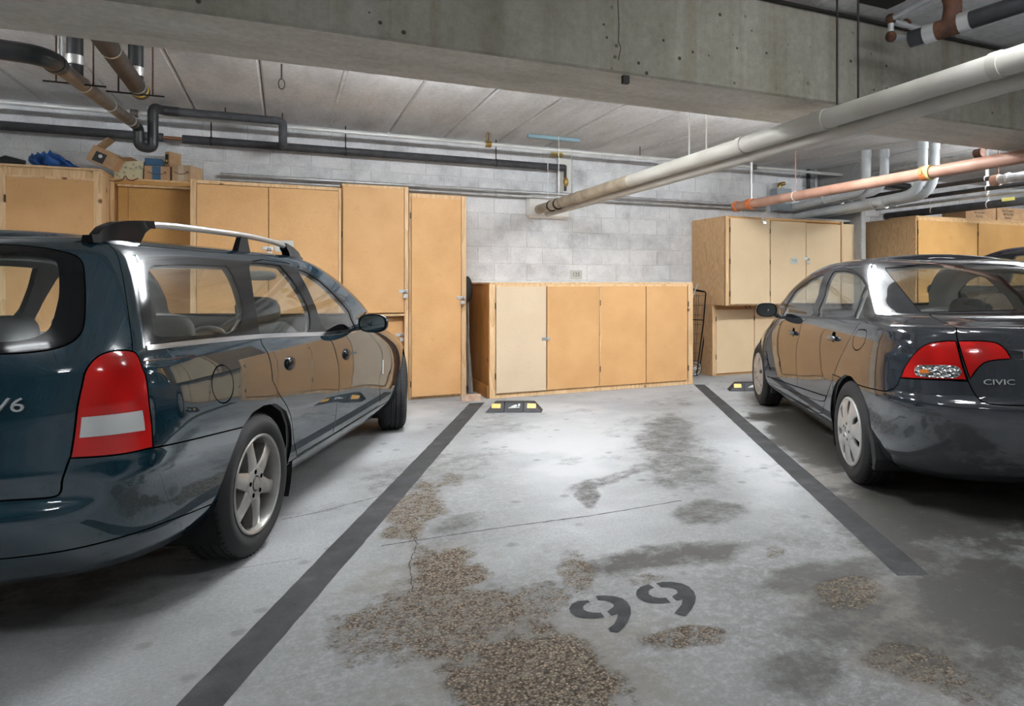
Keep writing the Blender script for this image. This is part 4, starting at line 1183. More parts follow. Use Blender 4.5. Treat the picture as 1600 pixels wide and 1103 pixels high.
    if q:
        p, n = B.at(*q, 0.002); box('side_badge', (p.x - 0.008, p.y - 0.003, p.z - 0.05), (p.x + 0.008, p.y + 0.003, p.z + 0.05), 'lens_white', wagon)
    q = B.px(13, 634)
    p, n = B.at(*q, 0.004)
    tx = Vector((0, -1, 0)); tx = (tx - n * tx.dot(n)).normalized()
    text_obj('badge_lettering', 'V6', 0.062, 'badge_silver', frame_mat(p, tx, n.cross(tx)), wagon, 0.003, sx=1.35)
    q = B.px(38, 623)
    p, n = B.at(*q, 0.004)
wagon_build()

# ---------------------------------------------------------------- grey sedan
RC = 0.312
sed_c = camw(1.478 + 0.862, 4.27)
sedan = empty('sedan', sed_c, PI / 2 - TH)
tag(sedan, 'dark grey sedan with red tail lamps parked nose-in by the pale cabinets', 'car')
MS = Matrix.Translation(sed_c) @ Matrix.Rotation(PI / 2 - TH, 4, 'Z')
BS_ = Body([(.20, .79, -.72, 3.40), (.25, .835, -.80, 3.50), (.32, .855, -.85, 3.56), (.45, .868, -.885, 3.595), (.55, .873, -.895, 3.59), (.605, .875, -.893, 3.56),
            (.64, .875, -.868, 3.52), (.72, .874, -.855, 3.40), (.82, .868, -.842, 3.08), (.90, .857, -.83, 2.85), (.95, .842, -.815, 2.68), (.985, .826, -.805, 2.57),
            (.998, .814, -.79, 2.53), (1.004, .809, -.735, 2.51), (1.02, .798, -.58, 2.47), (1.04, .784, -.42, 2.42), (1.07, .768, -.33, 2.35), (1.15, .728, -.15, 2.24), (1.25, .672, .08, 2.0), (1.33, .612, .29, 1.72), (1.38, .553, .46, 1.42), (1.402, .47, .62, 1.15)],
           0.165, 3.0, 0.30, 2.2, MS, 0.03, 0.033)
def sedan_build():
    B = BS_
    X = lambda pts: B.pxs(pts)
    Lf = lambda pts: [(s, v) for s, v in X(pts)]
    dlo = X([(1219, 496), (1224, 475), (1240, 453), (1267, 431), (1295, 420), (1323, 418), (1346, 427), (1358, 444), (1364, 467), (1374, 488), (1384, 501), (1372, 503.5), (1345, 501.5), (1265, 498)])
    fw = X([(1222, 493), (1227.5, 476), (1243.5, 454.5), (1269, 435), (1293, 425.5), (1279, 460), (1266, 494.5)])
    rw = X([(1303, 424), (1323, 422.5), (1344, 431.5), (1352, 446), (1342, 472), (1331.5, 497.5), (1276, 495), (1289, 460)])
    qw = X([(1355, 450), (1360.5, 469), (1368, 490), (1366, 496.5), (1335, 498)])
    bl = X([(1386, 424), (1406.6, 449), (1439, 487), (1500, 486.5), (1598, 483.8)])
    blt = X([(1383, 419), (1450, 413.5), (1522, 412), (1598, 415)])
    bl_poly = blt[::-1] + bl
    lid = X([(1492, 511), (1495, 532), (1511, 592), (1522.7, 616), (1537, 630), (1565, 633), (1598, 633.5)])
    top = X([(1452, 490), (1473, 499)])
    lidp = [(top[0][0], top[0][1])] + [(lid[0][0], lid[0][1])] + lid[1:]
    lamp = X([(1408, 590), (1414, 572), (1432, 548), (1450, 536), (1472, 533), (1493.5, 532.5), (1510.5, 593.5), (1460, 592.5)])
    lampc = X([(1428, 579), (1431, 572), (1439, 570), (1490, 570), (1500, 575), (1503, 582), (1498, 589), (1488, 591), (1440, 589), (1431, 586)])
    amber = X([(1437, 577), (1450, 577), (1452, 583), (1437, 583)])
    lamp2 = X([(1497, 532.5), (1551.7, 532.5), (1570, 543), (1580, 560.5), (1544.5, 563), (1530, 572), (1515.5, 592)])
    chrome = X([(1574, 546), (1598, 550), (1598, 562), (1583, 561)])
    a_r = X([(1300, 676), (1297.5, 640), (1299, 620), (1303, 604), (1310, 592), (1320, 585.5), (1330, 588), (1340, 600), (1350, 620), (1357.8, 642), (1361.8, 672), (1368, 700)])
    a_r = [(a_r[0][0] + 0.02, -0.05)] + [tuple(p) for p in densify(a_r, 0.03, False)] + [(a_r[-1][0] - 0.02, -0.05)]
    a_f = [(-s, v) for s, v in arch(B, 2.70, RC, 0.352)]
    bump = X([(1406, 590.5), (1403, 600), (1397, 607), (1384, 611.5), (1346, 603)])
    bump = [(bump[0][0] + 0.25, bump[0][1] + 0.012)] + bump + [(a_r[7][0], bump[-1][1]), (a_r[7][0], -0.1)]
    bh = [(s, v) for s, v in bump]
    fd = X([(1217, 494), (1199, 511), (1195, 542), (1196.5, 592), (1204, 601.5), (1251, 629), (1247, 607), (1247, 540), (1253.6, 503), (1264, 495), (1281, 455), (1297, 421), (1268, 430), (1240, 452)])
    rd = X([(1264, 495), (1253.6, 503), (1247, 540), (1247, 607), (1251, 629), (1283, 648.5), (1286, 640), (1290.6, 620), (1299, 598), (1310, 568), (1327.6, 529), (1345, 502), (1357, 447), (1347, 428), (1323, 417), (1297, 421), (1281, 455)])
    mold = X([(1199, 588), (1247, 604.5), (1291, 619), (1288.5, 630), (1247, 614), (1200, 597)])
    sill = X([(1203, 602), (1251, 630.5), (1284, 650), (1301, 661)])
    sill = [(a_f[20][0], sill[0][1])] + sill + [(a_r[8][0], sill[-1][1] - 0.01), (a_r[8][0], -0.1), (a_f[20][0], -0.1)]
    fuel = X([(1341, 515), (1353, 515), (1354.5, 521), (1351, 535), (1344, 546), (1336, 548), (1332, 540), (1334, 526)])
    wsp = [(-B.L + 0.80, B.v_of(1.04)), (-B.L - 0.1, B.v_of(1.02)), (-B.L - 0.1, B.v_of(1.385)), (-B.L + 0.70, B.v_of(1.375))]
    hd = lambda p: list(p) + [(-s, v) for s, v in reversed(p)]
    panels = [
        ('wheel_arch', None, mir([a_r, a_f]), dict(gap=False, smooth=0)),
        ('indicator_bulb', 'lens_amber', mir([amber]), dict(gap=False, parent='tail_lamp', off=0.003)),
        ('reverse_lamp', 'lens_clear', mir([lampc]), dict(gap=False, parent='tail_lamp', off=0.002)),
        ('tail_lamp', 'lens_red', mir([lamp]), dict(label='wrap-around red tail lamp with a clear oval')),
        ('lid_lamp', 'lens_red', mir([lamp2]), dict(label='red lamp section on the boot lid')),
        ('garnish', 'chrome', [hd(chrome)], dict(whole=True, gap=False, off=0.006, smooth=0)),
        ('rear_window', 'car_glass', [hd(bl)[:len(bl)][::1] + [(-s, v) for s, v in reversed(bl)] + [(-s, v) for s, v in blt] + blt[::-1]], dict(whole=True, smooth=0, off=-0.002)),
        ('boot_lid', 'paint_grey', [hd(lidp)], dict(whole=True, smooth=1)),
        ('front_window', 'car_glass', mir([fw]), dict(gap=False, off=-0.004)),
        ('rear_door_window', 'car_glass', mir([rw]), dict(gap=False, off=-0.004)),
        ('quarter_window', 'car_glass', mir([qw]), dict(gap=False, off=-0.004)),
        ('window_surround', 'black_trim', mir([dlo]), dict(gap=False)),
        ('bumper', 'paint_grey', [hd(bh)], dict(whole=True, smooth=0)),
        ('fuel_flap', 'paint_grey', [fuel], dict(whole=True)),
        ('door_moulding', 'paint_grey', mir([mold]), dict(off=0.006)),
        ('front_door', 'paint_grey', mir([fd]), dict()),
        ('rear_door', 'paint_grey', mir([rd]), dict()),
        ('sill', 'paint_grey', mir([sill]), dict(smooth=0)),
        ('windscreen', 'car_glass', mir([wsp]), dict(smooth=0)),
    ]
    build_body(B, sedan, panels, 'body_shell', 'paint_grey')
    for i, (x, side) in enumerate(((0, 1), (0, -1), (2.70, 1), (2.70, -1))):
        if i == 0: w0 = wh = make_wheel('wheel', RC, 0.20, 0.200, 'cap', sedan)
        else: wh = copy_tree(w0, sedan)
        wh.location = (x, side * (0.762 if i < 2 else 0.745), RC)
        wh.rotation_euler = (0, 0.25 * i, 0 if side > 0 else PI)
        wheel_well(sedan, x + 0.01, RC + 0.01, 0.365, side, 0.845 if i < 2 else 0.78)
        # mud flap behind the wheel
        bm = bmesh.new()
        xb = x - 0.325
        pr_ = [(xb + 0.05, 0.40), (xb - 0.01, 0.30), (xb - 0.035, 0.20), (xb - 0.02, 0.175), (xb - 0.06, 0.175), (xb - 0.085, 0.24), (xb - 0.06, 0.33), (xb + 0.02, 0.42)]
        va = [bm.verts.new((a, side * (0.855 if i < 2 else 0.80), b)) for a, b in pr_]; vb = [bm.verts.new((a - 0.01, side * 0.62, b)) for a, b in pr_]
        bm.faces.new(va); bm.faces.new(vb[::-1])
        for k in range(8): bm.faces.new((va[k], va[(k + 1) % 8], vb[(k + 1) % 8], vb[k]))
        bm_obj('mud_flap', bm, 'rubber', sedan)
    seats(sedan, 1.38, 0.48, 0.29, 0.6, 1.03)
    box('parcel_shelf', (-0.42, -0.60, 0.96), (0.12, 0.60, 0.99), 'dash_grey', sedan)
    plain('handle_grey', (0.22, 0.23, 0.25), 0.2, 0.9)
    for (px_, py_) in ((1239.5, 520.5), (1302, 528.5)):
        q = B.px(px_, py_)
        for sd in (1, -1):
            p, n = B.at(q[0] * sd, q[1], 0.018)
            hnd = ellipsoid('door_handle', p, (0.085, 0.016, 0.018), 'handle_grey', sedan, power=2.5)
            p2, n = B.at(q[0] * sd, q[1], -0.004)
            ellipsoid('handle_recess', p2, (0.040, 0.008, 0.045), 'gap_black', hnd)
    o0 = B.Mi @ Vector((0, 0, H))
    def loc(px_, py_, y):
        d = B.Mi.to_3x3() @ Vector(ray(px_, py_)); t = (y - o0.y) / d.y
        return o0 + d * t
    for sd in (1, -1):
        c = loc(1198, 484, 0.955); b0 = loc(1216, 494, 0.84)
        c.y *= sd; b0.y *= sd
        door_mirror(sedan, b0, c, (0.092, 0.062), None, -0.12 * sd, 'paint_grey')
    q = B.px(1561, 597.5); p, n = B.at(*q, 0.003)
    tx = Vector((0, -1, 0)); tx = (tx - n * tx.dot(n)).normalized()
    text_obj('badge_lettering', 'CIVIC', 0.038, 'badge_silver', frame_mat(p, tx, n.cross(tx)), sedan, 0.002, sx=1.55)
    # aerial housing on the lid, exhaust, rear shelf lamp left out of sight
sedan_build()

# ---------------------------------------------------------------- navy car beyond the sedan
navy_c = camw(5.02, 6.15)
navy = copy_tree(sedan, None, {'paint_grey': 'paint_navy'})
navy.name = 'sedan'
navy.location = navy_c; navy.rotation_euler = (0, 0, PI / 2 - TH); navy.scale = (1.16, 1.16, 1.16)
tag(navy, 'dark navy car mostly hidden behind the grey sedan at the right edge', 'car')
for ch in list(navy.children):
    if ch.name.startswith('badge_lettering'):
        bpy.data.objects.remove(ch)

# ================================================================ cabinets
def board_mat(name, c1, c2, rand=0.04, stain=None, rough=0.6):
    m, nt, nd, lk, b = new_mat(name)
    geo = N(nt, 'ShaderNodeNewGeometry'); oi = N(nt, 'ShaderNodeObjectInfo')
    n1 = N(nt, 'ShaderNodeTexNoise', i_Scale=140.0, i_Detail=3.0); lk.new(geo.outputs['Position'], n1.inputs['Vector'])
    n2 = N(nt, 'ShaderNodeTexNoise', i_Scale=3.0, i_Detail=6.0); lk.new(geo.outputs['Position'], n2.inputs['Vector'])
    ad = N(nt, 'ShaderNodeMath', operation='ADD'); ml = N(nt, 'ShaderNodeMath', operation='MULTIPLY'); ml.inputs[1].default_value = 0.5
    lk.new(n1.outputs['Fac'], ad.inputs[0]); lk.new(n2.outputs['Fac'], ad.inputs[1]); lk.new(ad.outputs[0], ml.inputs[0])
    r = ramp(nt, [(0.36, c1), (0.62, c2)]); lk.new(ml.outputs[0], r.inputs[0])
    out = r.outputs[0]
    if stain:
        n3 = N(nt, 'ShaderNodeTexNoise', i_Scale=7.0, i_Detail=8.0, i_Roughness=0.7); lk.new(geo.outputs['Position'], n3.inputs['Vector'])
        r3 = ramp(nt, [(0.60, (0, 0, 0)), (0.72, (0.5, 0.5, 0.5))]); lk.new(n3.outputs['Fac'], r3.inputs[0])
        mx = N(nt, 'ShaderNodeMixRGB'); lk.new(r3.outputs[0], mx.inputs[0]); lk.new(out, mx.inputs[1]); mx.inputs[2].default_value = stain + (1,)
        out = mx.outputs[0]
    hs = N(nt, 'ShaderNodeHueSaturation'); ma = N(nt, 'ShaderNodeMapRange'); ma.inputs['To Min'].default_value = 1 - rand; ma.inputs['To Max'].default_value = 1 + rand
    lk.new(oi.outputs['Random'], ma.inputs[0]); lk.new(ma.outputs[0], hs.inputs['Value']); lk.new(out, hs.inputs['Color'])
    lk.new(hs.outputs[0], b.inputs['Base Color']); b.inputs['Roughness'].default_value = rough; b.inputs['Specular IOR Level'].default_value = 0.3
def wood_mat(name, c1, c2, scale=(1, 1, 0.12), knots=True, ws=14.0):
    m, nt, nd, lk, b = new_mat(name)
    geo = N(nt, 'ShaderNodeNewGeometry'); oi = N(nt, 'ShaderNodeObjectInfo')
    va = N(nt, 'ShaderNodeVectorMath', operation='ADD')
    sc = N(nt, 'ShaderNodeVectorMath', operation='SCALE'); sc.inputs['Scale'].default_value = 13.0
    cb = N(nt, 'ShaderNodeCombineXYZ'); lk.new(oi.outputs['Random'], cb.inputs[0]); lk.new(oi.outputs['Random'], cb.inputs[2]); lk.new(cb.outputs[0], sc.inputs[0])
    mp = N(nt, 'ShaderNodeMapping'); mp.inputs['Scale'].default_value = scale
    lk.new(geo.outputs['Position'], va.inputs[0]); lk.new(sc.outputs[0], va.inputs[1]); lk.new(va.outputs[0], mp.inputs[0])
    n0 = N(nt, 'ShaderNodeTexNoise', i_Scale=2.2, i_Detail=3.0); lk.new(mp.outputs[0], n0.inputs['Vector'])
    wv = N(nt, 'ShaderNodeMath', operation='MULTIPLY'); wv.inputs[1].default_value = ws; lk.new(n0.outputs['Fac'], wv.inputs[0])
    fr = N(nt, 'ShaderNodeMath', operation='FRACT'); lk.new(wv.outputs[0], fr.inputs[0])
    n1 = N(nt, 'ShaderNodeTexNoise', i_Scale=60.0, i_Detail=4.0); lk.new(mp.outputs[0], n1.inputs['Vector'])
    ad = N(nt, 'ShaderNodeMath', operation='MULTIPLY_ADD'); ad.inputs[1].default_value = 0.5; lk.new(fr.outputs[0], ad.inputs[0]); lk.new(n1.outputs['Fac'], ad.inputs[2])
    r = ramp(nt, [(0.35, c1), (0.95, c2)]); lk.new(ad.outputs[0], r.inputs[0])
    out = r.outputs[0]
    if knots:
        v = N(nt, 'ShaderNodeTexVoronoi', i_Scale=4.2); lk.new(va.outputs[0], v.inputs['Vector'])
        rk = ramp(nt, [(0.05, (1, 1, 1)), (0.12, (0, 0, 0))]); lk.new(v.outputs['Distance'], rk.inputs[0])
        mx = N(nt, 'ShaderNodeMixRGB'); lk.new(rk.outputs[0], mx.inputs[0]); lk.new(out, mx.inputs[1]); mx.inputs[2].default_value = (c1[0] * 0.35, c1[1] * 0.28, c1[2] * 0.25, 1)
        out = mx.outputs[0]
    lk.new(out, b.inputs['Base Color']); b.inputs['Roughness'].default_value = 0.6; b.inputs['Specular IOR Level'].default_value = 0.3
board_mat('board_gold', (0.575, 0.315, 0.125), (0.68, 0.395, 0.177), stain=(0.50, 0.26, 0.093))
board_mat('board_amber', (0.48, 0.255, 0.08), (0.59, 0.335, 0.115), stain=(0.39, 0.20, 0.065))
board_mat('board_pale', (0.61, 0.465, 0.32), (0.69, 0.54, 0.38), 0.02, stain=(0.52, 0.37, 0.22))
board_mat('board_cream', (0.70, 0.52, 0.32), (0.76, 0.58, 0.37), 0.02)
wood_mat('timber', (0.56, 0.345, 0.165), (0.74, 0.51, 0.29))
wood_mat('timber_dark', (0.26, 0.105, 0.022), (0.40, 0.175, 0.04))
wood_mat('ply', (0.46, 0.275, 0.13), (0.66, 0.435, 0.23), (1.6, 1.6, 0.30), False, 26.0)
plain('hinge', (0.10, 0.065, 0.03), 0.5, 0.6)
plain('steel', (0.74, 0.74, 0.74), 0.35, 0.8)
plain('brass', (0.45, 0.30, 0.10), 0.35, 1.0)
YT = 7.46
def X_at(px_, Y): return gy(px_, CY, Y).x
def Z_at(px_, py_, Y): return gy(px_, py_, Y).z
class Cab:
    def __init__(self, name, x, y, label, group=None):
        self.r = empty(name, (x, y, 0)); self.o = Vector((x, y, 0)); tag(self.r, label, 'cabinet', group)
    def box(self, name, x0, x1, y0, y1, z0, z1, mat, bevel=0.002, parent=None):
        o = self.o
        return box(name, (x0 - o.x, y0 - o.y, z0), (x1 - o.x, y1 - o.y, z1), mat, parent or self.r, bevel)
    def loc(self, x, y, z): return Vector((x - self.o.x, y - self.o.y, z))
    def hinge(self, door, x, y, z):
        bm = bmesh.new(); p = self.loc(x, y, z)
        add_tube(bm, [p + Vector((0, 0, -0.032)), p + Vector((0, 0, 0.032))], 0.007, 8)
        bm_obj('hinge', bm, 'hinge', door)
    def hasp(self, door, x, y, z, lock=True, wd=0.06):
        p = self.loc(x, y, z)
        h = bmesh.new(); add_box(h, (p.x - wd, p.y - 0.006, p.z - 0.018), (p.x + wd * 0.55, p.y, p.z + 0.018), None, 0.002)
        h = bm_obj('hasp', h, 'steel', door)
        bm = bmesh.new(); add_tube(bm, [p + Vector((-0.004, -0.006, -0.012)), p + Vector((-0.004, -0.03, -0.006)), p + Vector((-0.004, -0.03, 0.006)), p + Vector((-0.004, -0.006, 0.012))], 0.0035, 8)
        bm_obj('staple', bm, 'steel', door)
        if lock:
            c = p + Vector((0.0, -0.024, -0.05))
            bm = bmesh.new(); add_box(bm, (c.x - 0.024, c.y - 0.010, c.z - 0.022), (c.x + 0.024, c.y + 0.010, c.z + 0.02), None, 0.005)
            bm_obj('padlock', bm, 'steel', door)
            tube('shackle', arc_pts([c + Vector((-0.013, 0, 0.015)), c + Vector((-0.013, 0, 0.05)), c + Vector((0.013, 0, 0.05)), c + Vector((0.013, 0, 0.015))], 0.012), 0.0032, 'chrome', door, 8)

TB = 'tall particleboard cabinets on the left'
ZT = Z_at(728, 305, YT)          # top of the tall cabinets
# ---- unit A, far left
xa0, xa1 = X_at(-170, YT), X_at(157, YT)
xap = X_at(0, YT)
YA2 = gx(171, 300, xa1).y        # how far unit B stands back
zA = Z_at(140, 266, YT)
A = Cab('tall_cabinet', (xa0 + xa1) / 2, YT, 'tall particleboard cabinet with one broad door behind the wagon roof, leftmost', TB)
A.box('side_panel', xa1 - 0.02, xa1, YT + 0.04, WY - 0.01, 0, zA - 0.002, 'timber')
A.box('carcass', xa0, xa1 - 0.021, YT + 0.04, WY - 0.01, 0, zA - 0.004, 'board_gold')
A.box('top_board', xa0, xa1 + 0.005, YT - 0.005, WY - 0.01, zA - 0.001, zA + 0.018, 'timber')
for x in (X_at(4, YT), X_at(152, YT), xa0 + 0.03):
    A.box('post', x - 0.034, x + 0.034, YT, YT + 0.04, 0, zA - 0.002, 'timber', 0.003)
zr = Z_at(80, 277, YT)
A.box('top_rail', X_at(9, YT), X_at(146, YT), YT + 0.012, YT + 0.04, zr, zA - 0.002, 'timber')
A.box('door_rail', X_at(9, YT), X_at(146, YT), YT - 0.004, YT + 0.014, zr - 0.014, zr + 0.006, 'timber')
d = A.box('door', X_at(9, YT), X_at(147, YT), YT - 0.002, YT + 0.016, 0.10, zr - 0.014, 'board_gold')
A.hinge(d, X_at(8, YT), YT - 0.004, Z_at(8, 310, YT)); A.hinge(d, X_at(8, YT), YT - 0.004, 0.5)
A.box('door', xa0 + 0.07, X_at(-1, YT), YT - 0.002, YT + 0.016, 0.10, zr - 0.014, 'board_gold')
# ---- unit B, set back, carrying the boxes
xb0, xb1 = xa1 + 0.004, X_at(297, YT)
zB = Z_at(250, 281, YA2)
Bc = Cab('tall_cabinet', (xb0 + xb1) / 2, YA2, 'particleboard cabinet set back between its neighbours with cartons on top', TB)
Bc.box('carcass', xb0, xb1 - 0.004, YA2 + 0.04, WY - 0.01, 0, zB - 0.02, 'board_amber')
Bc.box('top_board', xb0, xb1 - 0.004, YA2 + 0.0, WY - 0.01, zB - 0.018, zB, 'timber')
Bc.box('header', xb0 + 0.02, xb1 - 0.004, YA2, YA2 + 0.038, Z_at(250, 290, YA2), zB - 0.019, 'board_amber')
Bc.box('header_strip', X_at(184, YA2), xb1 - 0.004, YA2 - 0.018, YA2, Z_at(250, 294.5, YA2), Z_at(250, 291, YA2) + 0.002, 'timber')
Bc.box('post', xb0, X_at(178, YA2), YA2 - 0.01, YA2 + 0.03, 0, zB - 0.02, 'timber')
xs1, xs2, xs3 = X_at(184, YA2), X_at(200, YA2), xb1 - 0.03
Bc.box('filler', xs1, xs2 - 0.002, YA2 + 0.012, YA2 + 0.030, 0.05, Z_at(250, 294.5, YA2), 'board_amber')
Bc.box('door', xs2, xs3, YA2 + 0.006, YA2 + 0.026, 0.08, Z_at(250, 295, YA2), 'board_amber')
# ---- unit C, two doors, plate 111
xc0, xc1 = X_at(297, YT), X_at(534, YT)
Cc = Cab('tall_cabinet', (xc0 + xc1) / 2, YT, 'two-door particleboard cabinet with a grey plate numbered 111', TB)
zc = Z_at(330, 281, YT)
Cc.box('carcass', xc0, xc1 - 0.004, YT + 0.045, WY - 0.01, 0, zc - 0.005, 'board_gold')
Cc.box('post', xc0, X_at(307, YT) - 0.002, YT, YT + 0.044, 0, zc, 'timber', 0.003)
Cc.box('post', X_at(529, YT), xc1 - 0.004, YT + 0.004, YT + 0.044, 0, zc - 0.01, 'timber', 0.003)
Cc.box('top_rail', X_at(307, YT), X_at(529, YT) - 0.002, YT + 0.012, YT + 0.044, Z_at(420, 292, YT), zc - 0.004, 'timber')
zd = Z_at(420, 293, YT)
for a, b_ in ((307.5, 419), (420, 528.5)):
    d = Cc.box('door', X_at(a, YT), X_at(b_, YT), YT - 0.006, YT + 0.012, 0.10, zd, 'board_gold')
Cc.hasp(d, X_at(421, YT), YT - 0.006, Z_at(421, 388, YT))
p = gy(444, 384.5, YT - 0.006)
plate('number_plate', Cc.loc(p.x, YT - 0.0065, p.z), None, '111', 0.165, 0.11, Cc.r)
# ---- unit D, upper box over a set-back lower cupboard
xd0, xd1 = X_at(534, YT), X_at(639, YT)
D = Cab('tall_cabinet', (xd0 + xd1) / 2, YT, 'particleboard cabinet whose upper door overhangs a lower cupboard behind the wagon mirror', TB)
zdt = Z_at(590, 294, YT); zdb = Z_at(590, 489, YT); YD2 = YT + 0.10
D.box('carcass', xd0, xd1 - 0.004, YD2 + 0.02, WY - 0.01, 0, zdt + 0.03, 'board_gold')
D.box('upper_box', xd0, xd1 - 0.004, YT + 0.04, YD2 + 0.019, zdb - 0.01, zdt + 0.028, 'board_gold')
D.box('post', X_at(632, YT), xd1 - 0.004, YT + 0.0, YT + 0.039, 0, zdt + 0.03, 'timber', 0.003)
D.box('bottom_rail', xd0, X_at(632, YT) - 0.001, YT + 0.0, YT + 0.039, zdb - 0.035, zdb - 0.012, 'timber')
D.box('top_rail', xd0, X_at(632, YT) - 0.001, YT + 0.012, YT + 0.039, zdt + 0.004, zdt + 0.03, 'timber')
d = D.box('door', X_at(535.5, YT), X_at(631, YT), YT - 0.018, YT + 0.0, zdb, zdt, 'board_gold')
D.hasp(d, X_at(632, YT), YT - 0.018, Z_at(632, 455, YT))
for z in (0.45, 1.6): D.hinge(d, X_at(534.6, YT), YT - 0.012, zdb + z * 0.5)
d = D.box('lower_door', xd0 + 0.02, X_at(630, YD2), YD2, YD2 + 0.018, 0.08, zdb - 0.06, 'board_gold')
D.hasp(d, X_at(627, YD2), YD2, Z_at(627, 523, YD2))
# ---- unit E, single tall door
xe0, xe1 = X_at(639.5, YT), X_at(728.5, YT)
E_ = Cab('tall_cabinet', (xe0 + xe1) / 2, YT, 'tall particleboard cabinet with a single full-height door and padlock', TB)
ze = Z_at(690, 304, YT)
E_.box('carcass', xe0, xe1, YT + 0.045, WY - 0.01, 0, ze, 'board_gold')
E_.box('post', xe0, xe0 + 0.02, YT + 0.005, YT + 0.044, 0, ze, 'timber', 0.002)
E_.box('post', X_at(721, YT), xe1, YT + 0.0, YT + 0.044, 0, ze - 0.002, 'timber', 0.003)
E_.box('top_rail', xe0 + 0.021, X_at(721, YT) - 0.001, YT + 0.002, YT + 0.044, Z_at(690, 312, YT), ze - 0.001, 'timber', 0.003)
E_.box('bottom_rail', xe0 + 0.021, X_at(721, YT) - 0.001, YT + 0.006, YT + 0.044, 0, 0.07, 'timber')
d = E_.box('door', X_at(643, YT - 0.03), X_at(720.5, YT - 0.03), YT - 0.03, YT - 0.008, Z_at(680, 618, YT - 0.03), Z_at(680, 310, YT - 0.03), 'board_gold')
E_.hasp(d, X_at(721, YT), YT - 0.03, Z_at(721, 465, YT))
for y in (337, 600): E_.hinge(d, X_at(641.6, YT - 0.02), YT - 0.028, Z_at(641, y, YT))

# ---- low cabinet
YL = 7.15
xl0, xl1 = X_at(765, YL), X_at(1083, YL)
zl = 1.232
L = Cab('low_cabinet', (xl0 + xl1) / 2, YL, 'low four-door particleboard cabinet at the head of the empty stall')
L.box('carcass', xl0 + 0.045, xl1 - 0.03, YL + 0.04, WY - 0.012, 0, zl - 0.02, 'board_amber')
L.box('top_board', xl0, xl1, YL + 0.002, WY - 0.012, zl - 0.018, zl, 'timber')
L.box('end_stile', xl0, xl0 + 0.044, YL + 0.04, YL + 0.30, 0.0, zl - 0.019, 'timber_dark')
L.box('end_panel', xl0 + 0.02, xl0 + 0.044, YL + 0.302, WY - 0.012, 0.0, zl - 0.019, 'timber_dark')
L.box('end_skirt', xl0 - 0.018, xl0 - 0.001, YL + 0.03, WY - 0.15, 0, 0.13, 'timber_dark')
L.box('post', xl0, X_at(774.5, YL), YL, YL + 0.039, 0, zl - 0.019, 'timber', 0.003)
L.box('post', X_at(1075, YL), xl1, YL, YL + 0.039, 0, zl - 0.019, 'timber', 0.003)
L.box('top_rail', X_at(774.5, YL) + 0.001, X_at(1075, YL) - 0.001, YL + 0.003, YL + 0.039, Z_at(900, 448, YL), zl - 0.019, 'timber')
L.box('bottom_rail', X_at(774.5, YL) + 0.001, X_at(1075, YL) - 0.001, YL + 0.004, YL + 0.039, 0, 0.075, 'timber')
for i, (a, b_, mt) in enumerate(((775.5, 853.5, 'board_pale'), (855, 936.5, 'board_gold'), (939, 1009, 'board_gold'), (1010, 1074, 'board_gold'))):
    yy_ = YL - 0.020 if i == 0 else YL - 0.014
    d = L.box('door', X_at(a, yy_), X_at(b_, yy_), yy_, yy_ + 0.018, 0.055, Z_at(900, 447.5, YL), mt)
    if i == 0:
        d['label'] = 'paler cabinet door'
        L.hinge(d, X_at(774, YL), YL - 0.012, Z_at(774, 478, YL)); L.hinge(d, X_at(774, YL), YL - 0.012, Z_at(774, 588, YL))
        L.hasp(d, X_at(854, YL), yy_, Z_at(854, 529, YL), False)
    if i == 2: L.hinge(d, X_at(937.5, YL), YL - 0.008, 0.25); L.hinge(d, X_at(937.5, YL), YL - 0.008, 1.0)
    if i == 3:
        for y in (475, 575): L.hinge(d, X_at(1075, YL), YL - 0.008, Z_at(1075, y, YL))
L.box('stile', X_at(934, YL), X_at(941.5, YL), YL - 0.0005, YL + 0.003, 0.076, Z_at(900, 448, YL) - 0.002, 'timber', 0.0)
L.box('stile_cover', X_at(936.7, YL), X_at(938.9, YL), YL - 0.012, YL - 0.001, 0.06, Z_at(900, 448, YL) - 0.002, 'timber', 0.001)
box('block_of_wood', (0, 0, 0), (0.20, 0.10, 0.058), 'timber').location = gz(719.5, 627.5) + Vector((0.01, 0.0, 0))
wbk = bpy.data.objects['block_of_wood']
noisy('brick_pink', (0.42, 0.27, 0.19), (0.58, 0.42, 0.31), 22, 0.85)
wbk.data.materials[0] = MATS['brick_pink']
wbk.rotation_euler = (0, 0, -TH * 0.4)
tag(wbk, 'short pinkish wood offcut on the floor beside the low cabinet', 'offcut')

# ---- pale cabinet on the right: upper box overhanging a lower cupboard
xt0 = 5.07; YU, YLo = 7.33, 7.637
xt1 = X_at(1345, YU)
zu0, zu1 = 0.935, 2.082
T = Cab('wall_cabinet', (xt0 + xt1) / 2, YU, 'cream-doored plywood cabinet with an overhanging upper box behind the grey sedan')
T.box('end_panel', xt0, xt0 + 0.018, YU + 0.012, WY - 0.012, zu0, zu1, 'ply')
T.box('upper_carcass', xt0 + 0.019, X_at(1313, YU), YU + 0.03, WY - 0.012, zu0, zu1 - 0.004, 'board_gold')
T.box('lower_end_panel', xt0 + 0.002, xt0 + 0.020, YLo + 0.012, WY - 0.012, 0, zu0 - 0.002, 'ply')
T.box('lower_carcass', xt0 + 0.021, xt1, YLo + 0.02, WY - 0.012, 0, zu0 - 0.002, 'board_gold')
T.box('post', xt0, X_at(1139.5, YU), YU, YU + 0.029, zu0, zu1, 'timber')
T.box('top_rail', X_at(1139.5, YU) + 0.001, X_at(1313, YU), YU + 0.004, YU + 0.029, Z_at(1230, 345.5, YU), zu1 - 0.002, 'board_gold')
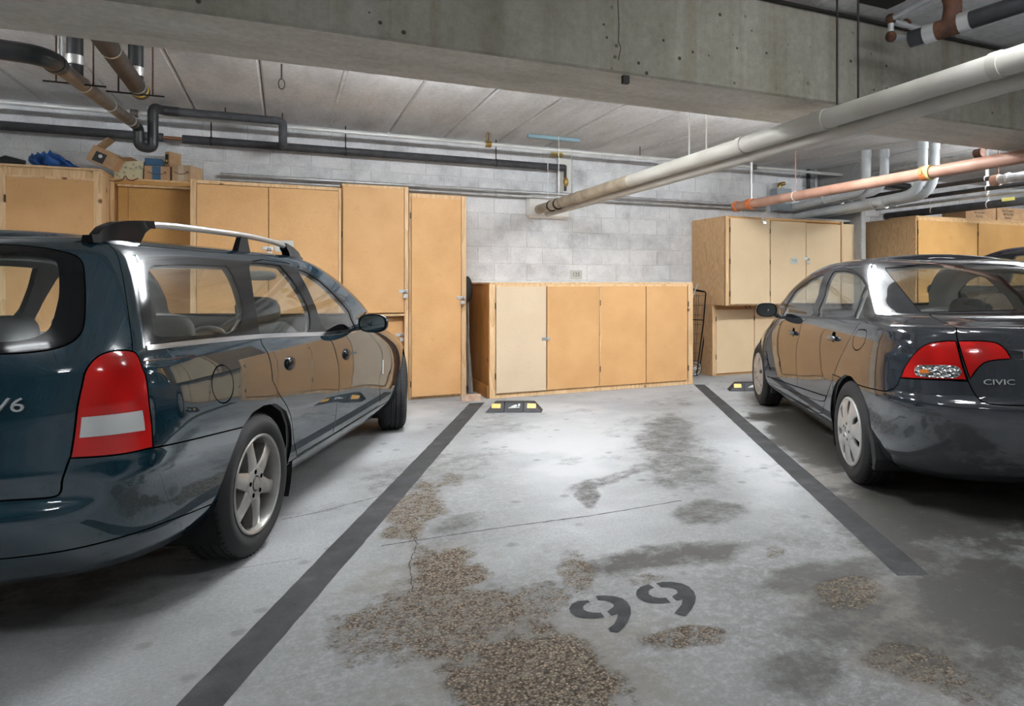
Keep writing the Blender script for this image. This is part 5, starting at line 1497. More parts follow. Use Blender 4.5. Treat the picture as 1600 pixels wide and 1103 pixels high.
T.box('bottom_rail', X_at(1139.5, YU) + 0.001, X_at(1313, YU), YU + 0.002, YU + 0.029, zu0, zu0 + 0.03, 'timber')
zt_ = Z_at(1200, 343.5, YU)
for i, (a, b_) in enumerate(((1140.5, 1201.5), (1203, 1257.5), (1258.5, 1312))):
    d = T.box('door', X_at(a, YU), X_at(b_, YU), YU - 0.018, YU - 0.001, zu0 + 0.018, zt_ - 0.012 * i, 'board_cream')
    for z in (zu0 + 0.15, 1.5, zt_ - 0.15):
        if i < 2: T.hinge(d, X_at(a - 0.7, YU), YU - 0.014, z)
    if i == 0: T.hasp(d, X_at(1192, YU), YU - 0.012, zu1 - 0.025, True, 0.03)
    if i == 1:
        T.hasp(d, X_at(1260, YU), YU - 0.018, Z_at(1260, 404, YU))
        p = gy(1241, 407.5, YU - 0.018); plate('number_plate', T.loc(p.x, YU - 0.0185, p.z), None, '113', 0.125, 0.085, T.r)
T.box('post', X_at(1313.5, YU), X_at(1316.5, YU), YU - 0.02, WY - 0.012, zu0, zu1 - 0.01, 'timber')
T.box('side_cupboard', X_at(1316.5, YU) + 0.002, xt1, YU + 0.06, WY - 0.012, zu0, zu1 - 0.03, 'board_cream')
T.box('side_post', xt1 - 0.04, xt1, YU + 0.02, YU + 0.059, zu0, zu1 - 0.02, 'timber')
for i, (a, b_) in enumerate(((1119.5, 1178), (1179.5, 1238), (1240, 1300))):
    d = T.box('lower_door', X_at(a, YLo), X_at(b_, YLo), YLo, YLo + 0.018, 0.03, zu0 - 0.06, 'board_cream')
    T.hinge(d, X_at(a - 0.6, YLo), YLo, 0.25); T.hinge(d, X_at(a - 0.6, YLo), YLo, 0.75)
T.box('lower_post', xt0 + 0.001, X_at(1119, YLo), YLo - 0.001, YLo + 0.019, 0, zu0 - 0.003, 'timber')
p = gy(1168, 483, YLo - 0.02)
for q in (-0.03, 0.03):
    tube('hook', [T.loc(p.x + q, YLo, zu0 - 0.02), T.loc(p.x + q, YLo - 0.04, zu0 - 0.03), T.loc(p.x + q, YLo - 0.045, zu0 - 0.055)], 0.005, 'dark_iron', T.r, 8)

# ---- amber cabinet at the far right
pr0 = gz(1432, 338.5, 2.13)
xr0, YR = pr0.x, pr0.y
R_ = Cab('wall_cabinet', xr0 + 1.5, YR, 'amber plywood cabinet at the far right behind the grey sedan roof')
R_.box('end_panel', xr0, xr0 + 0.02, YR + 0.01, WY - 0.012, 0, 2.128, 'ply')
R_.box('carcass', xr0 + 0.021, xr0 + 3.2, YR + 0.03, WY - 0.012, 0, 2.10, 'board_amber')
R_.box('top_board', xr0, xr0 + 3.2, YR, WY - 0.9, 2.129, 2.147, 'ply')
R_.box('top_rail', xr0 + 0.021, xr0 + 3.2, YR + 0.004, YR + 0.029, 2.08, 2.128, 'ply')
e = [X_at(1434, YR), X_at(1526, YR), X_at(1528, YR), X_at(1640, YR), X_at(1642, YR), xr0 + 3.19]
for i in range(3):
    d = R_.box('door', e[2 * i], e[2 * i + 1], YR - 0.012, YR + 0.003, 0.05, 2.085, 'board_amber')
    R_.hinge(d, e[2 * i] - 0.004, YR - 0.01, 1.93)

# ---- rubber wheel stops
plain('stop_rubber', (0.028, 0.028, 0.03), 0.6); plain('reflector_yellow', (0.85, 0.42, 0.02), 0.35); plain('white_print', (0.62, 0.62, 0.60), 0.6)
def wheel_stop(pl_, length, label):
    """low ramped stop along local X with yellow reflectors"""
    t = empty('wheel_stop', gz(*pl_), -TH + math.radians(1.0)); tag(t, label, 'wheel stop', 'rubber wheel stops')
    n = 3; w0 = length / 3
    sec = [(0, 0), (0.012, 0.022), (0.055, 0.085), (0.075, 0.095), (0.125, 0.095), (0.148, 0.08), (0.16, 0.0)]
    for k in range(n):
        bm = bmesh.new()
        xa, xb = w0 * k + 0.002, w0 * (k + 1) - 0.002
        ends = []
        for q, x in ((0, xa), (1, xb)):
            ring = []
            for y, z in sec:
                ins = 0.0
                if (k == 0 and q == 0) or (k == 2 and q == 1): ins = z * 0.9 * (1 if q == 0 else -1)
                ring.append(bm.verts.new((x + ins, y, z)))
            ends.append(ring)
        m_ = len(sec)
        for i in range(m_): bm.faces.new((ends[0][i], ends[0][(i + 1) % m_], ends[1][(i + 1) % m_], ends[1][i]))
        bm.faces.new(ends[0][::-1]); bm.faces.new(ends[1])
        bmesh.ops.bevel(bm, geom=bm.edges[:], offset=0.003, segments=1, affect='EDGES')
        bm_obj('stop_section', bm, 'stop_rubber', t)
        # slope frame
        a, b_ = Vector((0, 0.012, 0.022)), Vector((0, 0.055, 0.085)); up = (b_ - a).normalized(); nr = Vector((0, -up.z, up.y))
        def P(u, v, off): return Vector((u, 0, 0)) + a + up * v + nr * off
        if k != 1:
            xm = (xa + xb) / 2 + (0.012 if k == 0 else -0.012); L_ = (b_ - a).length
            pts = [P(xm - 0.042, L_ * 0.25, 0), P(xm + 0.042, L_ * 0.25, 0), P(xm + 0.042, L_ * 0.86, 0), P(xm - 0.042, L_ * 0.86, 0)]
            bm = bmesh.new(); lo = [bm.verts.new(p + nr * 0.0) for p in pts]; hi = [bm.verts.new(p + nr * 0.0045) for p in pts]
            bm.faces.new(hi)
            for i in range(4): bm.faces.new((lo[i], lo[(i + 1) % 4], hi[(i + 1) % 4], hi[i]))
            bm_obj('reflector', bm, 'reflector_yellow', t)
        else:
            xm = (xa + xb) / 2
            shp = [[(-0.05, 0.018), (0.055, 0.024), (0.058, 0.032), (-0.05, 0.026)], [(-0.04, 0.032), (0.0, 0.030), (0.028, 0.036), (0.03, 0.052), (0.015, 0.056), (-0.012, 0.044)], [(0.036, 0.036), (0.06, 0.044), (0.056, 0.066), (0.042, 0.064)]]
            vv, ff = [], []
            for s_ in shp:
                ff.append(tuple(range(len(vv), len(vv) + len(s_)))); vv += [P(xm + u, v, 0.0038) for u, v in s_]
            mesh_obj('printed_mark', vv, ff, 'white_print', t)
    return t
wheel_stop((757.5, 645), 0.54, 'black rubber wheel stop with two yellow reflectors in front of the low cabinet')
wheel_stop((1139.5, 611.5), 0.54, 'black rubber wheel stop half hidden by the front wheel of the grey sedan')

# ---- folding shopping cart leaning between the cabinets
def cart():
    Yc = 7.75
    P = lambda x, y, Y=Yc: gy(x, y, Y)
    c0 = P(1092, 588); t = empty('shopping_cart', (c0.x, Yc, 0)); tag(t, 'folded black wire shopping cart standing between the low and the cream cabinet', 'cart')
    off = Vector((c0.x, Yc, 0))
    Q = lambda x, y, dy=0.0: P(x, y, Yc + dy) - off
    fr = tube('frame', arc_pts([Q(1088, 588), Q(1099, 505), Q(1103, 456), Q(1080, 451), Q(1072, 500), Q(1068, 588)], 0.03), 0.009, 'black_trim', t, 8)
    tube('frame', arc_pts([Q(1094, 570, 0.10), Q(1103, 505, 0.10), Q(1109, 457, 0.10), Q(1084, 454, 0.10)], 0.03), 0.009, 'black_trim', t, 8)
    tube('frame', [Q(1068, 499), Q(1098, 500)], 0.007, 'black_trim', t, 8)
    for k in range(7):
        f = k / 6
        tube('wire', [Q(1078 + 22 * f - 8, 460, 0.03), Q(1074 + 14 * f - 2, 575, 0.03)], 0.0025, 'black_trim', t, 6)
    for k in range(8):
        y = 462 + k * 15
        tube('wire', [Q(1068, y, 0.03), Q(1101 - k * 1.8, y, 0.03)], 0.0025, 'black_trim', t, 6)
    wr = 0.102
    c = Q(1086, 574); c.z = wr
    wh = empty('wheel'); wh.parent = t; wh.location = c
    bm = bmesh.new(); add_tube(bm, [(wr * 0.93 * math.cos(a), 0, wr * 0.93 * math.sin(a)) for a in [2 * PI * k / 28 for k in range(28)]], wr * 0.075, 8, closed=True); bm_obj('tyre', bm, 'rubber', wh, True)
    bm = bmesh.new(); add_tube(bm, [(wr * 0.84 * math.cos(a), 0, wr * 0.84 * math.sin(a)) for a in [2 * PI * k / 28 for k in range(28)]], wr * 0.05, 8, closed=True); bm_obj('rim', bm, 'steel', wh, True)
    tube('hub', [(0, -0.02, 0), (0, 0.02, 0)], 0.018, 'steel', wh, 10)
    for k in range(9):
        a = 2 * PI * k / 9
        tube('spoke', [(0, 0, 0), (wr * 0.83 * math.cos(a), 0, wr * 0.83 * math.sin(a))], 0.0035, 'steel', wh, 6)
    w2 = copy_tree(wh, t); w2.location = c + Vector((0, 0.28, 0))
    tube('axle', [c, c + Vector((0, 0.28, 0))], 0.006, 'steel', t, 8)
    st = tube('stick', [P(1083, 497, 7.3) , P(1089.5, 444, 7.6)], 0.008, 'plate_grey', None, 8)
    bpy.data.objects.remove(st)
    st = tube('stick', [Vector((xl1 + 0.03, 7.9, 0.005)), P(1089.5, 444, 7.25)], 0.008, 'plate_grey', None, 8)
    tag(st, 'thin white stick leaning beside the folded shopping cart', 'stick')
cart()
# ---- things leaning in the gap left of the low cabinet
b0 = gz(741, 613) + Vector((-0.03, 0, 0)); b1 = gy(731, 452, WY - 0.06) + Vector((-0.05, 0, 0))
noisy('pole_grey', (0.24, 0.22, 0.19), (0.34, 0.31, 0.27), 10, 0.7)
o = tube('pole', [Vector((b0.x, b0.y, 0.0)), b1], 0.022, 'pole_grey', None, 12); tag(o, 'grey pole leaning against the wall between the tall and the low cabinet', 'pole')
cpt = gy(733, 452, WY - 0.16)
bm = bmesh.new(); lathe(bm, [(0.0, -0.012), (0.10, -0.010), (0.145, 0.0), (0.15, 0.012), (0.14, 0.014), (0.10, 0.0), (0.0, -0.002)], 28)
o = bm_obj('paddle_blade', bm, 'dark_iron', None, True); o.scale = (0.38, 1, 1.0)
o.location = Vector((X_at(739, 7.56) - 0.06, 7.56, cpt.z))
tag(o, 'black rounded blade of a tool peeking out behind the tall padlocked cabinet', 'tool blade')
hd_ = tube('handle', [(0.02, 0.0, -0.13), (0.05, 0.0, -(cpt.z))], 0.014, 'pole_grey', o, 8)

# ================================================================ things on top of the cabinets
def carton_mat(name, c1, c2): noisy(name, c1, c2, 12, 0.8, rand=0.06)
carton_mat('carton', (0.42, 0.25, 0.13), (0.52, 0.33, 0.18))
carton_mat('carton_pale', (0.50, 0.34, 0.20), (0.60, 0.42, 0.26))
plain('tape_blue', (0.03, 0.10, 0.20), 0.4); plain('tape_pale', (0.62, 0.52, 0.40), 0.35); plain('ink_black', (0.02, 0.02, 0.022), 0.5)
plain('print_yellow', (0.65, 0.55, 0.12), 0.5); plain('arrow_ink', (0.08, 0.03, 0.015), 0.6)
def floral():
    m, nt, nd, lk, b = new_mat('floral')
    tc = N(nt, 'ShaderNodeTexCoord')
    v = N(nt, 'ShaderNodeTexVoronoi', i_Scale=26.0); lk.new(tc.outputs['Object'], v.inputs['Vector'])
    r = ramp(nt, [(0.0, (0.42, 0.30, 0.42)), (0.22, (0.33, 0.36, 0.22)), (0.32, (0.66, 0.60, 0.40)), (1.0, (0.72, 0.66, 0.46))]); lk.new(v.outputs['Distance'], r.inputs[0])
    lk.new(r.outputs[0], b.inputs['Base Color']); b.inputs['Roughness'].default_value = 0.55
floral()
def carton(name, p, wd, dp, ht, mat, rz, label, cat='box', grp=None, rx=0.0):
    """closed cardboard box, p = bottom front left corner; front faces -Y"""
    t = empty(name, p, rz); t.rotation_euler = (0, rx, rz)
    tag(t, label, cat, grp)
    bm = bmesh.new(); add_box(bm, (0, 0, 0), (wd, dp, ht), None, 0.002); bm_obj('carton_body', bm, mat, t)
    bm = bmesh.new(); add_box(bm, (0.001, 0.001, ht), (wd / 2 - 0.001, dp - 0.001, ht + 0.003)); bm_obj('flap', bm, mat, t)
    bm = bmesh.new(); add_box(bm, (wd / 2 + 0.001, 0.001, ht), (wd - 0.001, dp - 0.001, ht + 0.003)); bm_obj('flap', bm, mat, t)
    return t
GB = 'cartons on top of the set-back cabinet'
YBx = YA2 + 0.06
def onB(px0, px1, py0, py1, Y=YBx):
    a = gy(px0, py1, Y); b_ = gy(px1, py0, Y)
    return Vector((a.x, Y, zB + 0.001)), b_.x - a.x, (b_.z - a.z)
p, wd, ht = onB(178, 223.5, 250, 274)
t = carton('gift_box', p, wd, 0.22, ht, 'floral', 0.0, 'cream box with a floral print beside the open carton', 'box', GB)
bm = bmesh.new(); add_box(bm, (-0.006, -0.008, ht * 0.62), (wd + 0.006, 0.226, ht + 0.012), None, 0.003); bm_obj('lid', bm, 'floral', t)
p, wd, ht = onB(225, 265.5, 259, 278, YBx - 0.02)
t = carton('carton', p, wd, 0.2, ht, 'carton', 0.0, 'brown carton with a wide dark blue tape band and arrow print', 'box', GB)
bm = bmesh.new(); add_box(bm, (wd * 0.31, -0.0015, 0.0), (wd * 0.64, 0.0, ht)); bm_obj('tape', bm, 'tape_blue', t)
p2, wd2, ht2 = onB(226, 252.5, 249, 259, YBx - 0.02)
t2 = carton('carton', (p2.x, p2.y + 0.005, zB + 0.001 + ht + 0.005), wd2, 0.19, ht2 * 0.95, 'tape_blue', 0.0, 'flat dark blue package lying on the taped carton', 'box', GB)
def smile(parent, cx, cz, w_):
    pts = [Vector((cx + w_ * (k / 8 - 0.5), -0.0012, cz - 0.028 * w_ / 0.15 * (1 - (2 * k / 8 - 1)**2))) for k in range(9)]
    o = tube('printed_arrow', pts, 0.0035, 'arrow_ink', parent, 6)
    tube('arrow_tip', [pts[-1] + Vector((-0.018, 0, 0.004)), pts[-1], pts[-1] + Vector((-0.003, 0, -0.02))], 0.003, 'arrow_ink', o, 6)
smile(t, wd * 0.5, ht * 0.62, wd * 0.7)
p, wd3, ht3 = onB(268.5, 301, 257, 279, YBx - 0.03)
t = carton('carton', p, wd3, 0.24, ht3, 'carton_pale', -0.35, 'pale brown carton sealed with clear tape at the end of the row', 'box', GB)
bm = bmesh.new(); add_box(bm, (wd3 * 0.34, -0.0015, 0), (wd3 * 0.62, 0, ht3)); bm_obj('tape', bm, 'tape_pale', t)
smile(t, wd3 * 0.5, ht3 * 0.6, wd3 * 0.75)
p, wd4, ht4 = onB(255, 264.5, 234.5, 258, YBx + 0.05)
t = carton('carton', (p.x + 0.012, YBx + 0.06, zB + 0.001 + ht + 0.006), wd4, 0.15, ht4, 'carton', -0.6, 'small narrow carton with a black label standing on the taped carton', 'box', GB)
bm = bmesh.new(); add_box(bm, (wd4 * 0.15, -0.0015, ht4 * 0.25), (wd4 * 0.75, 0, ht4 * 0.85)); bm_obj('label_print', bm, 'ink_black', t)
bm = bmesh.new(); add_box(bm, (wd4 * 0.25, -0.0022, ht4 * 0.35), (wd4 * 0.6, -0.0015, ht4 * 0.5)); bm_obj('label_stripe', bm, 'print_yellow', t)
# open carton tipped on its side, on unit A
YO = YT + 0.10
c = gy(134, 268, YO)
t = empty('open_carton', (c.x, YO, zA + 0.112)); t.rotation_euler = (0, math.radians(24), -0.1)
tag(t, 'open brown carton tipped over with its flaps up and a black label', 'box')
wd, dp, ht = 0.21, 0.2, 0.145
bm = bmesh.new(); add_box(bm, (0, 0, 0), (wd, dp, ht), None, 0.002); bm_obj('carton_body', bm, 'carton', t)
for nm, lo, hi, rot, org in (('flap', (0, 0, 0), (0.003, dp, 0.12), math.radians(22), (0.02, 0, ht)), ('flap', (0, 0, 0), (0.003, dp, 0.10), math.radians(60), (wd, 0, ht - 0.02)), ('flap', (0, 0, 0), (0.10, dp, 0.003), math.radians(8), (wd * 0.55, 0, ht + 0.001))):
    bm = bmesh.new(); add_box(bm, lo, hi, Matrix.Translation(org) @ Matrix.Rotation(rot, 4, 'Y')); bm_obj(nm, bm, 'carton_pale', t)
bm = bmesh.new(); add_box(bm, (wd * 0.2, -0.0015, ht * 0.1), (wd * 0.62, 0, ht * 0.72)); bm_obj('label_print', bm, 'ink_black', t)
bm = bmesh.new(); lathe(bm, [(0.0, -0.0022), (0.016, -0.0022)], 16); bmesh.ops.translate(bm, verts=bm.verts, vec=(wd * 0.42, 0, ht * 0.5)); bm_obj('label_mark', bm, 'white_print', t)
# crumpled blue tarp and black umbrella on unit A
def crumple(name, pix, Y, dz, mat, label, cat, seed, thick):
    rnd = random.Random(seed)
    bm = bmesh.new(); bmesh.ops.create_icosphere(bm, subdivisions=4, radius=1.0)
    a = gy(pix[0], pix[1], Y); b_ = gy(pix[2], pix[3], Y)
    cx = (a.x + b_.x) / 2; hx = (b_.x - a.x) / 2
    for v in bm.verts:
        p = v.co.copy(); t_ = (p.x + 1) / 2
        hgt = thick * (1.0 if t_ < 0.45 else max(0.12, 1.0 - (t_ - 0.45) * 1.7))
        n_ = 0.75 + 0.5 * math.sin(9 * p.x + seed) * math.cos(7 * p.y + 3 * p.z) + 0.25 * math.sin(21 * p.x + 13 * p.z)
        v.co = Vector((cx + p.x * hx, Y + 0.1 + p.y * 0.12 * n_, dz + max(0.0, (p.z + 0.75) / 1.75 * hgt * (0.7 + 0.4 * n_))))
    o = bm_obj(name, bm, mat, None, True); return tag(o, label, cat)
plain('tarp_blue', (0.015, 0.09, 0.32), 0.3); plain('cloth_black', (0.02, 0.02, 0.022), 0.8)
crumple('tarp', (38, 250, 126, 258), YT + 0.02, zA + 0.019, 'tarp_blue', 'crumpled bright blue tarp lying on the leftmost cabinet', 'tarp', 3, 0.125)
a = gy(-60, 246, YT + 0.12); b_ = gy(44, 249, YT + 0.12)
o = tube('umbrella', [(a.x, YT + 0.12, zA + 0.042), (a.x + 0.25, YT + 0.12, zA + 0.052), (b_.x - 0.15, YT + 0.12, zA + 0.062), (b_.x - 0.02, YT + 0.12, zA + 0.05)], [0.02, 0.03, 0.042, 0.02], 'cloth_black', None, 10)
tag(o, 'folded black umbrella lying on the leftmost cabinet beside the tarp', 'umbrella')
tube('handle', [(a.x, YT + 0.12, zA + 0.042), (a.x - 0.15, YT + 0.12, zA + 0.036)], 0.01, 'dark_iron', o, 8)
# loose cable hanging over the header of unit B
cp = [gy(x, y, YA2 - 0.012) for x, y in ((171, 282), (180, 283.5), (192, 281), (196, 273), (199, 280), (206, 283), (216, 278))]
o = tube('cable', arc_pts(cp, 0.02, 3), 0.004, 'arrow_ink', None, 6); tag(o, 'thin brown cable trailing from under the floral box', 'cable')
# cartons of air filters on the amber cabinet
for i, (a, b_) in enumerate(((1509, 1556), (1558, 1640))):
    Yx = YR + 0.10
    pa_, pb_ = gy(a, 341, Yx), gy(b_, 322, Yx)
    wd = pb_.x - pa_.x; ht = 0.20
    t = carton('filter_carton', (pa_.x, Yx, 2.148), wd, 0.4, ht, 'carton', 0.0, ['brown carton of air filters on the amber cabinet, nearer the cream cabinet', 'brown carton of air filters on the amber cabinet, cut by the right edge'][i], 'box', 'air filter cartons')
    k = 0.36 if i == 0 else 0.24
    for s_, q in (('FACET-AIRE 2', 0.76), ('AIR FILTERS', 0.52), ('24x24x2', 0.26)):
        text_obj('lettering', s_, 0.046, 'ink_black', frame_mat((wd * (0.44 if i == 0 else 0.20), -0.003, ht * q), (1, 0, 0), (0, 0, 1)), t, 0.0004)

# ================================================================ pipework
noisy('pvc_white', (0.47, 0.445, 0.395), (0.60, 0.58, 0.53), 3.0, 0.5, stretch=(1, 1, 1))
noisy('pvc_dirty', (0.30, 0.24, 0.165), (0.50, 0.43, 0.33), 6.0, 0.6)
noisy('sprinkler_grey', (0.55, 0.55, 0.54), (0.70, 0.70, 0.69), 6.0, 0.4, 0.2)
noisy('galvanised', (0.42, 0.43, 0.44), (0.58, 0.59, 0.60), 14.0, 0.4, 0.6)
noisy('pipe_black', (0.016, 0.017, 0.02), (0.035, 0.036, 0.04), 9.0, 0.38)
noisy('insulation_black', (0.035, 0.036, 0.042), (0.065, 0.066, 0.072), 12.0, 0.7, bump=0.15)
noisy('pipe_brown', (0.14, 0.115, 0.095), (0.24, 0.205, 0.175), 10.0, 0.35, 0.5)
noisy('pipe_dark', (0.03, 0.026, 0.023), (0.06, 0.05, 0.044), 10.0, 0.55)
noisy('rust', (0.045, 0.018, 0.009), (0.12, 0.045, 0.02), 25.0, 0.75)
noisy('orange_primer', (0.36, 0.19, 0.135), (0.46, 0.27, 0.20), 5.0, 0.5)
plain('coupling_orange', (0.65, 0.19, 0.06), 0.5)
plain('copper', (0.50, 0.24, 0.13), 0.35, 1.0)
noisy('pvc_grey', (0.50, 0.53, 0.55), (0.62, 0.65, 0.67), 5.0, 0.5)
plain('box_grey', (0.28, 0.33, 0.37), 0.45); plain('strut_blue', (0.22, 0.33, 0.38), 0.45, 0.3)
plain('band_yellow', (0.65, 0.48, 0.08), 0.5); plain('foam', (0.74, 0.73, 0.70), 0.7); plain('foam_yellow', (0.62, 0.50, 0.20), 0.7)
plain('tag_yellow', (0.85, 0.78, 0.25), 0.5); plain('red_rod', (0.42, 0.17, 0.13), 0.6)
def ring(name, c, axis, r, th, wd, mat, parent, seg=20):
    """band or coupling round a pipe"""
    c = Vector(c); ax = Vector(axis).normalized()
    return tube(name, [c - ax * wd / 2, c + ax * wd / 2], r + th, mat, parent, seg)
def rod(name, p, z1, mat, parent, r=0.005):
    p = Vector(p); return tube(name, [p, Vector((p.x, p.y, z1))], r, mat, parent, 8)
def pipe(name, pts, r, mat, label, group=None, rad=0.12, seg=16, cat='pipe'):
    o = tube(name, arc_pts(pts, rad, 8), r, mat, None, seg)
    return tag(o, label, cat, group)
YAX = Vector((0, 1, 0)); XAX = Vector((1, 0, 0))
# ---- big white pipe running from the wall over the stall
xw = gy(843, 328, 8.0).x
zw = gx(1600, 88, xw).z
far = Vector((xw, 8.02, gx(843, 327, xw).z))
pw = pipe('white_pipe', [far, (xw, -2.0, zw + 0.03)], 0.055, 'pvc_white', 'thick off-white drain pipe running from the block wall under the beam overhead', 'overhead drain pipes')
for px_, w_ in ((1283, 0.10), (1160, 0.06), (905, 0.07), (878, 0.05), (1560, 0.05)):
    Yp = gx(px_, 300, xw).y; ring('coupling', (xw, Yp, far.z + (zw + 0.03 - far.z) * (8.02 - Yp) / 10.02), YAX, 0.055, 0.006, w_, 'pvc_white' if px_ > 1000 else 'pvc_dirty', pw)
tube('stained_section', [(xw, 8.02, far.z), (xw, gx(985, 300, xw).y, far.z + (zw + 0.03 - far.z) * (8.02 - gx(985, 300, xw).y) / 10.02)], 0.0562, 'pvc_dirty', pw, 16)
x2 = xw + 0.085
pw2 = pipe('white_pipe', [(x2, 7.95, far.z - 0.05), (x2, -2.0, zw - 0.045)], 0.042, 'pvc_white', 'thinner off-white pipe running alongside and below the thick white drain pipe', 'overhead drain pipes')
for px_ in (1310, 1230): ring('coupling', (x2, gx(px_, 300, x2).y, zw - 0.05), YAX, 0.042, 0.005, 0.08, 'pvc_white', pw2)
# rods that carry it
for px_ in (1077, 1104):
    Yp = gx(px_, 300, xw).y; rod('hanger_rod', (xw, Yp, far.z + 0.05), CZ, 'foam', pw, 0.006)
for px_ in (1308, 1341):
    Yp = gx(px_, 300, xw).y; rod('hanger_rod', (xw, Yp, zw + 0.05), CZ, 'dark_iron', pw, 0.006)
for px_ in (852, 869):
    Yp = gx(px_ + 4, 300, xw).y; rod('hanger_rod', (xw, min(Yp, 7.9), far.z + 0.04), CZ - 0.03, 'steel', pw, 0.004)
for px_ in (862, 872): ring('pipe_clamp', (xw, min(gx(px_, 300, xw).y, 7.9), far.z), YAX, 0.055, 0.012, 0.014, 'dark_iron', pw)
# wall boot and foam column behind it
a, b_ = gy(823, 340, 8.1), gy(891, 303, 8.1)
bt_ = box('pipe_boot', (a.x, WY - 0.075, a.z), (b_.x, WY - 0.002, b_.z), 'foam', None, 0.03)
tag(bt_, 'white rounded sealing boot on the block wall round the drain pipe end', 'pipe boot')
a, b_ = gy(872, 302, 8.1), gy(893, 238, 8.1)
fc = box('pipe_casing', (a.x, WY - 0.06, b_.z * 0 + gy(880, 302, 8.1).z), (b_.x, WY - 0.002, CZ - 0.003), 'foam', None, 0.012)
tag(fc, 'white vertical pipe casing on the wall above the sealing boot', 'casing')
p = gy(873, 245, 8.05); rf = bmesh.new(); add_box(rf, (p.x - 0.09, WY - 0.10, p.z + 0.0), (p.x + 0.06, WY - 0.061, p.z + 0.06), None, 0.01); bm_obj('foam_blob', rf, 'foam_yellow', fc)
p0, p1 = gy(884, 258, 8.0), gy(884, 298, 8.0)
rp = tube('valve_pipe', [(p0.x, 8.02, p0.z), (p1.x, 8.02, p1.z)], 0.018, 'pipe_dark', fc, 10)
ellipsoid('valve_body', (p0.x, 8.0, (p0.z * 0.35 + p1.z * 0.65)), (0.035, 0.03, 0.06), 'brass', fc, None, 12)
# strut on the ceiling
a, b_ = gz(825, 213, CZ - 0.03), gz(905, 221, CZ - 0.03)
st = box('strut_channel', (0, -0.02, -0.041), ((b_ - a).length, 0.02, 0.0), 'strut_blue', None, 0.003); st.location = (a.x, (a.y + b_.y) / 2, CZ - 0.003)
tag(st, 'short blue-grey strut channel fixed to the ceiling planks', 'strut')
# ---- sprinkler main along the wall
YS = 7.62
zs_ = Z_at(760, 225, YS)
sm_ = pipe('sprinkler_pipe', [(X0 + 3, YS, zs_), (gy(1340, 270, YS).x + 0.4, YS, zs_)], 0.021, 'sprinkler_grey', 'thin pale sprinkler pipe running along the top of the block wall')
for px_ in (763, 1127, 1178, 210):
    x = gy(px_, 230, YS).x; ring('fitting', (x, YS, zs_), XAX, 0.024, 0.012, 0.06, 'brass' if px_ in (763, 1127) else 'pipe_brown', sm_)
x = gy(763, 215, YS).x
bm = bmesh.new(); add_tube(bm, [(x + 0.028 * math.cos(q), YS, zs_ + 0.085 + 0.045 * math.sin(q)) for q in [2 * PI * k / 16 for k in range(16)]], 0.005, 6, closed=True); bm_obj('hanger_ring', bm, 'brass', sm_, True)
for px_ in (352, 441, 763, 1000):
    x = gy(px_, 190, YS).x; rod('hanger_rod', (x, YS, zs_ + 0.02), CZ, 'dark_iron', sm_, 0.005)
# drop to the orange pipe
xo = 5.2
zo = gx(1600, 248.5, xo).z
yof = gx(1148, 323, xo).y
xdp = gy(1174, 262, YS).x
# ---- orange-primed pipe
po = pipe('primed_pipe', [(xo, yof, gx(1148, 323, xo).z), (xo, -1.5, zo + 0.04)], 0.055, 'orange_primer', 'pinkish orange primed pipe with orange couplings running out above the cream cabinet')
zof = gx(1148, 323, xo).z
def zO(Y): return zof + (zo + 0.04 - zof) * (yof - Y) / (yof + 1.5)
for px_, w_, mt in ((1151, 0.05, 'coupling_orange'), (1171, 0.05, 'coupling_orange'), (1176, 0.02, 'coupling_orange'), (1447, 0.07, 'coupling_orange'), (1452, 0.06, 'foam_yellow')):
    Y = gx(px_, 300, xo).y; c_ = ring('coupling', (xo, Y, zO(Y)), YAX, 0.055, 0.012, w_, mt, po)
    if mt == 'coupling_orange':
        for s in (-1, 1): box('coupling_lug', (xo + s * 0.062 - 0.012, Y - 0.015, zO(Y) - 0.02), (xo + s * 0.062 + 0.012, Y + 0.015, zO(Y) + 0.02), mt, po, 0.003)
Y = gx(1174, 300, xo).y
rod('riser', (xo, Y, zO(Y) + 0.05), zs_, 'galvanised', po, 0.02)
Y2 = gx(1243, 305, xo).y; ring('hanger_loop', (xo, Y2, zO(Y2)), YAX, 0.055, 0.006, 0.012, 'foam', po)
rod('hanger_rod', (xo, Y2, zO(Y2) + 0.06), CZ, 'red_rod', po, 0.005)
# ---- insulated black pipe along the wall with a bare copper stretch
YK = 7.98
zk = Z_at(560, 238, YK)
xk0, xk1, xk2, xk3 = X0 + 2, gy(255, 215, YK).x, gy(285, 217, YK).x, gy(882, 262, YK).x
kk = pipe('insulated_pipe', [(xk0, YK, zk), (xk1, YK, zk)], 0.042, 'insulation_black', 'black insulated pipe on the block wall with a bare copper stretch')
tube('insulation', [(xk2, YK, zk), (xk3, YK, zk)], 0.042, 'insulation_black', kk, 16)
tube('copper_stretch', [(xk1 - 0.02, YK, zk), (xk2 + 0.02, YK, zk)], 0.018, 'copper', kk, 12)
for px_ in (330, 540, 775):
    x = gy(px_, 220, YK).x; rod('hanger_rod', (x, YK, zk + 0.03), CZ, 'dark_iron', kk, 0.006); ring('hanger_loop', (x, YK, zk), XAX, 0.042, 0.004, 0.02, 'dark_iron', kk)
# upper branch that drops into it
YK2 = 7.42
zk2 = Z_at(360, 182, YK2)
xa_, xb_ = gy(280, 178, YK2).x, gy(442, 186, YK2).x
k2 = pipe('insulated_pipe', [(xa_, YK2, zk2), (xb_, YK2, zk2), (xb_, YK2, Z_at(441, 226, YK2)), (xb_, YK - 0.05, zk)], 0.038, 'insulation_black', 'short black insulated branch pipe turning down above the tall cabinets', None, 0.05)
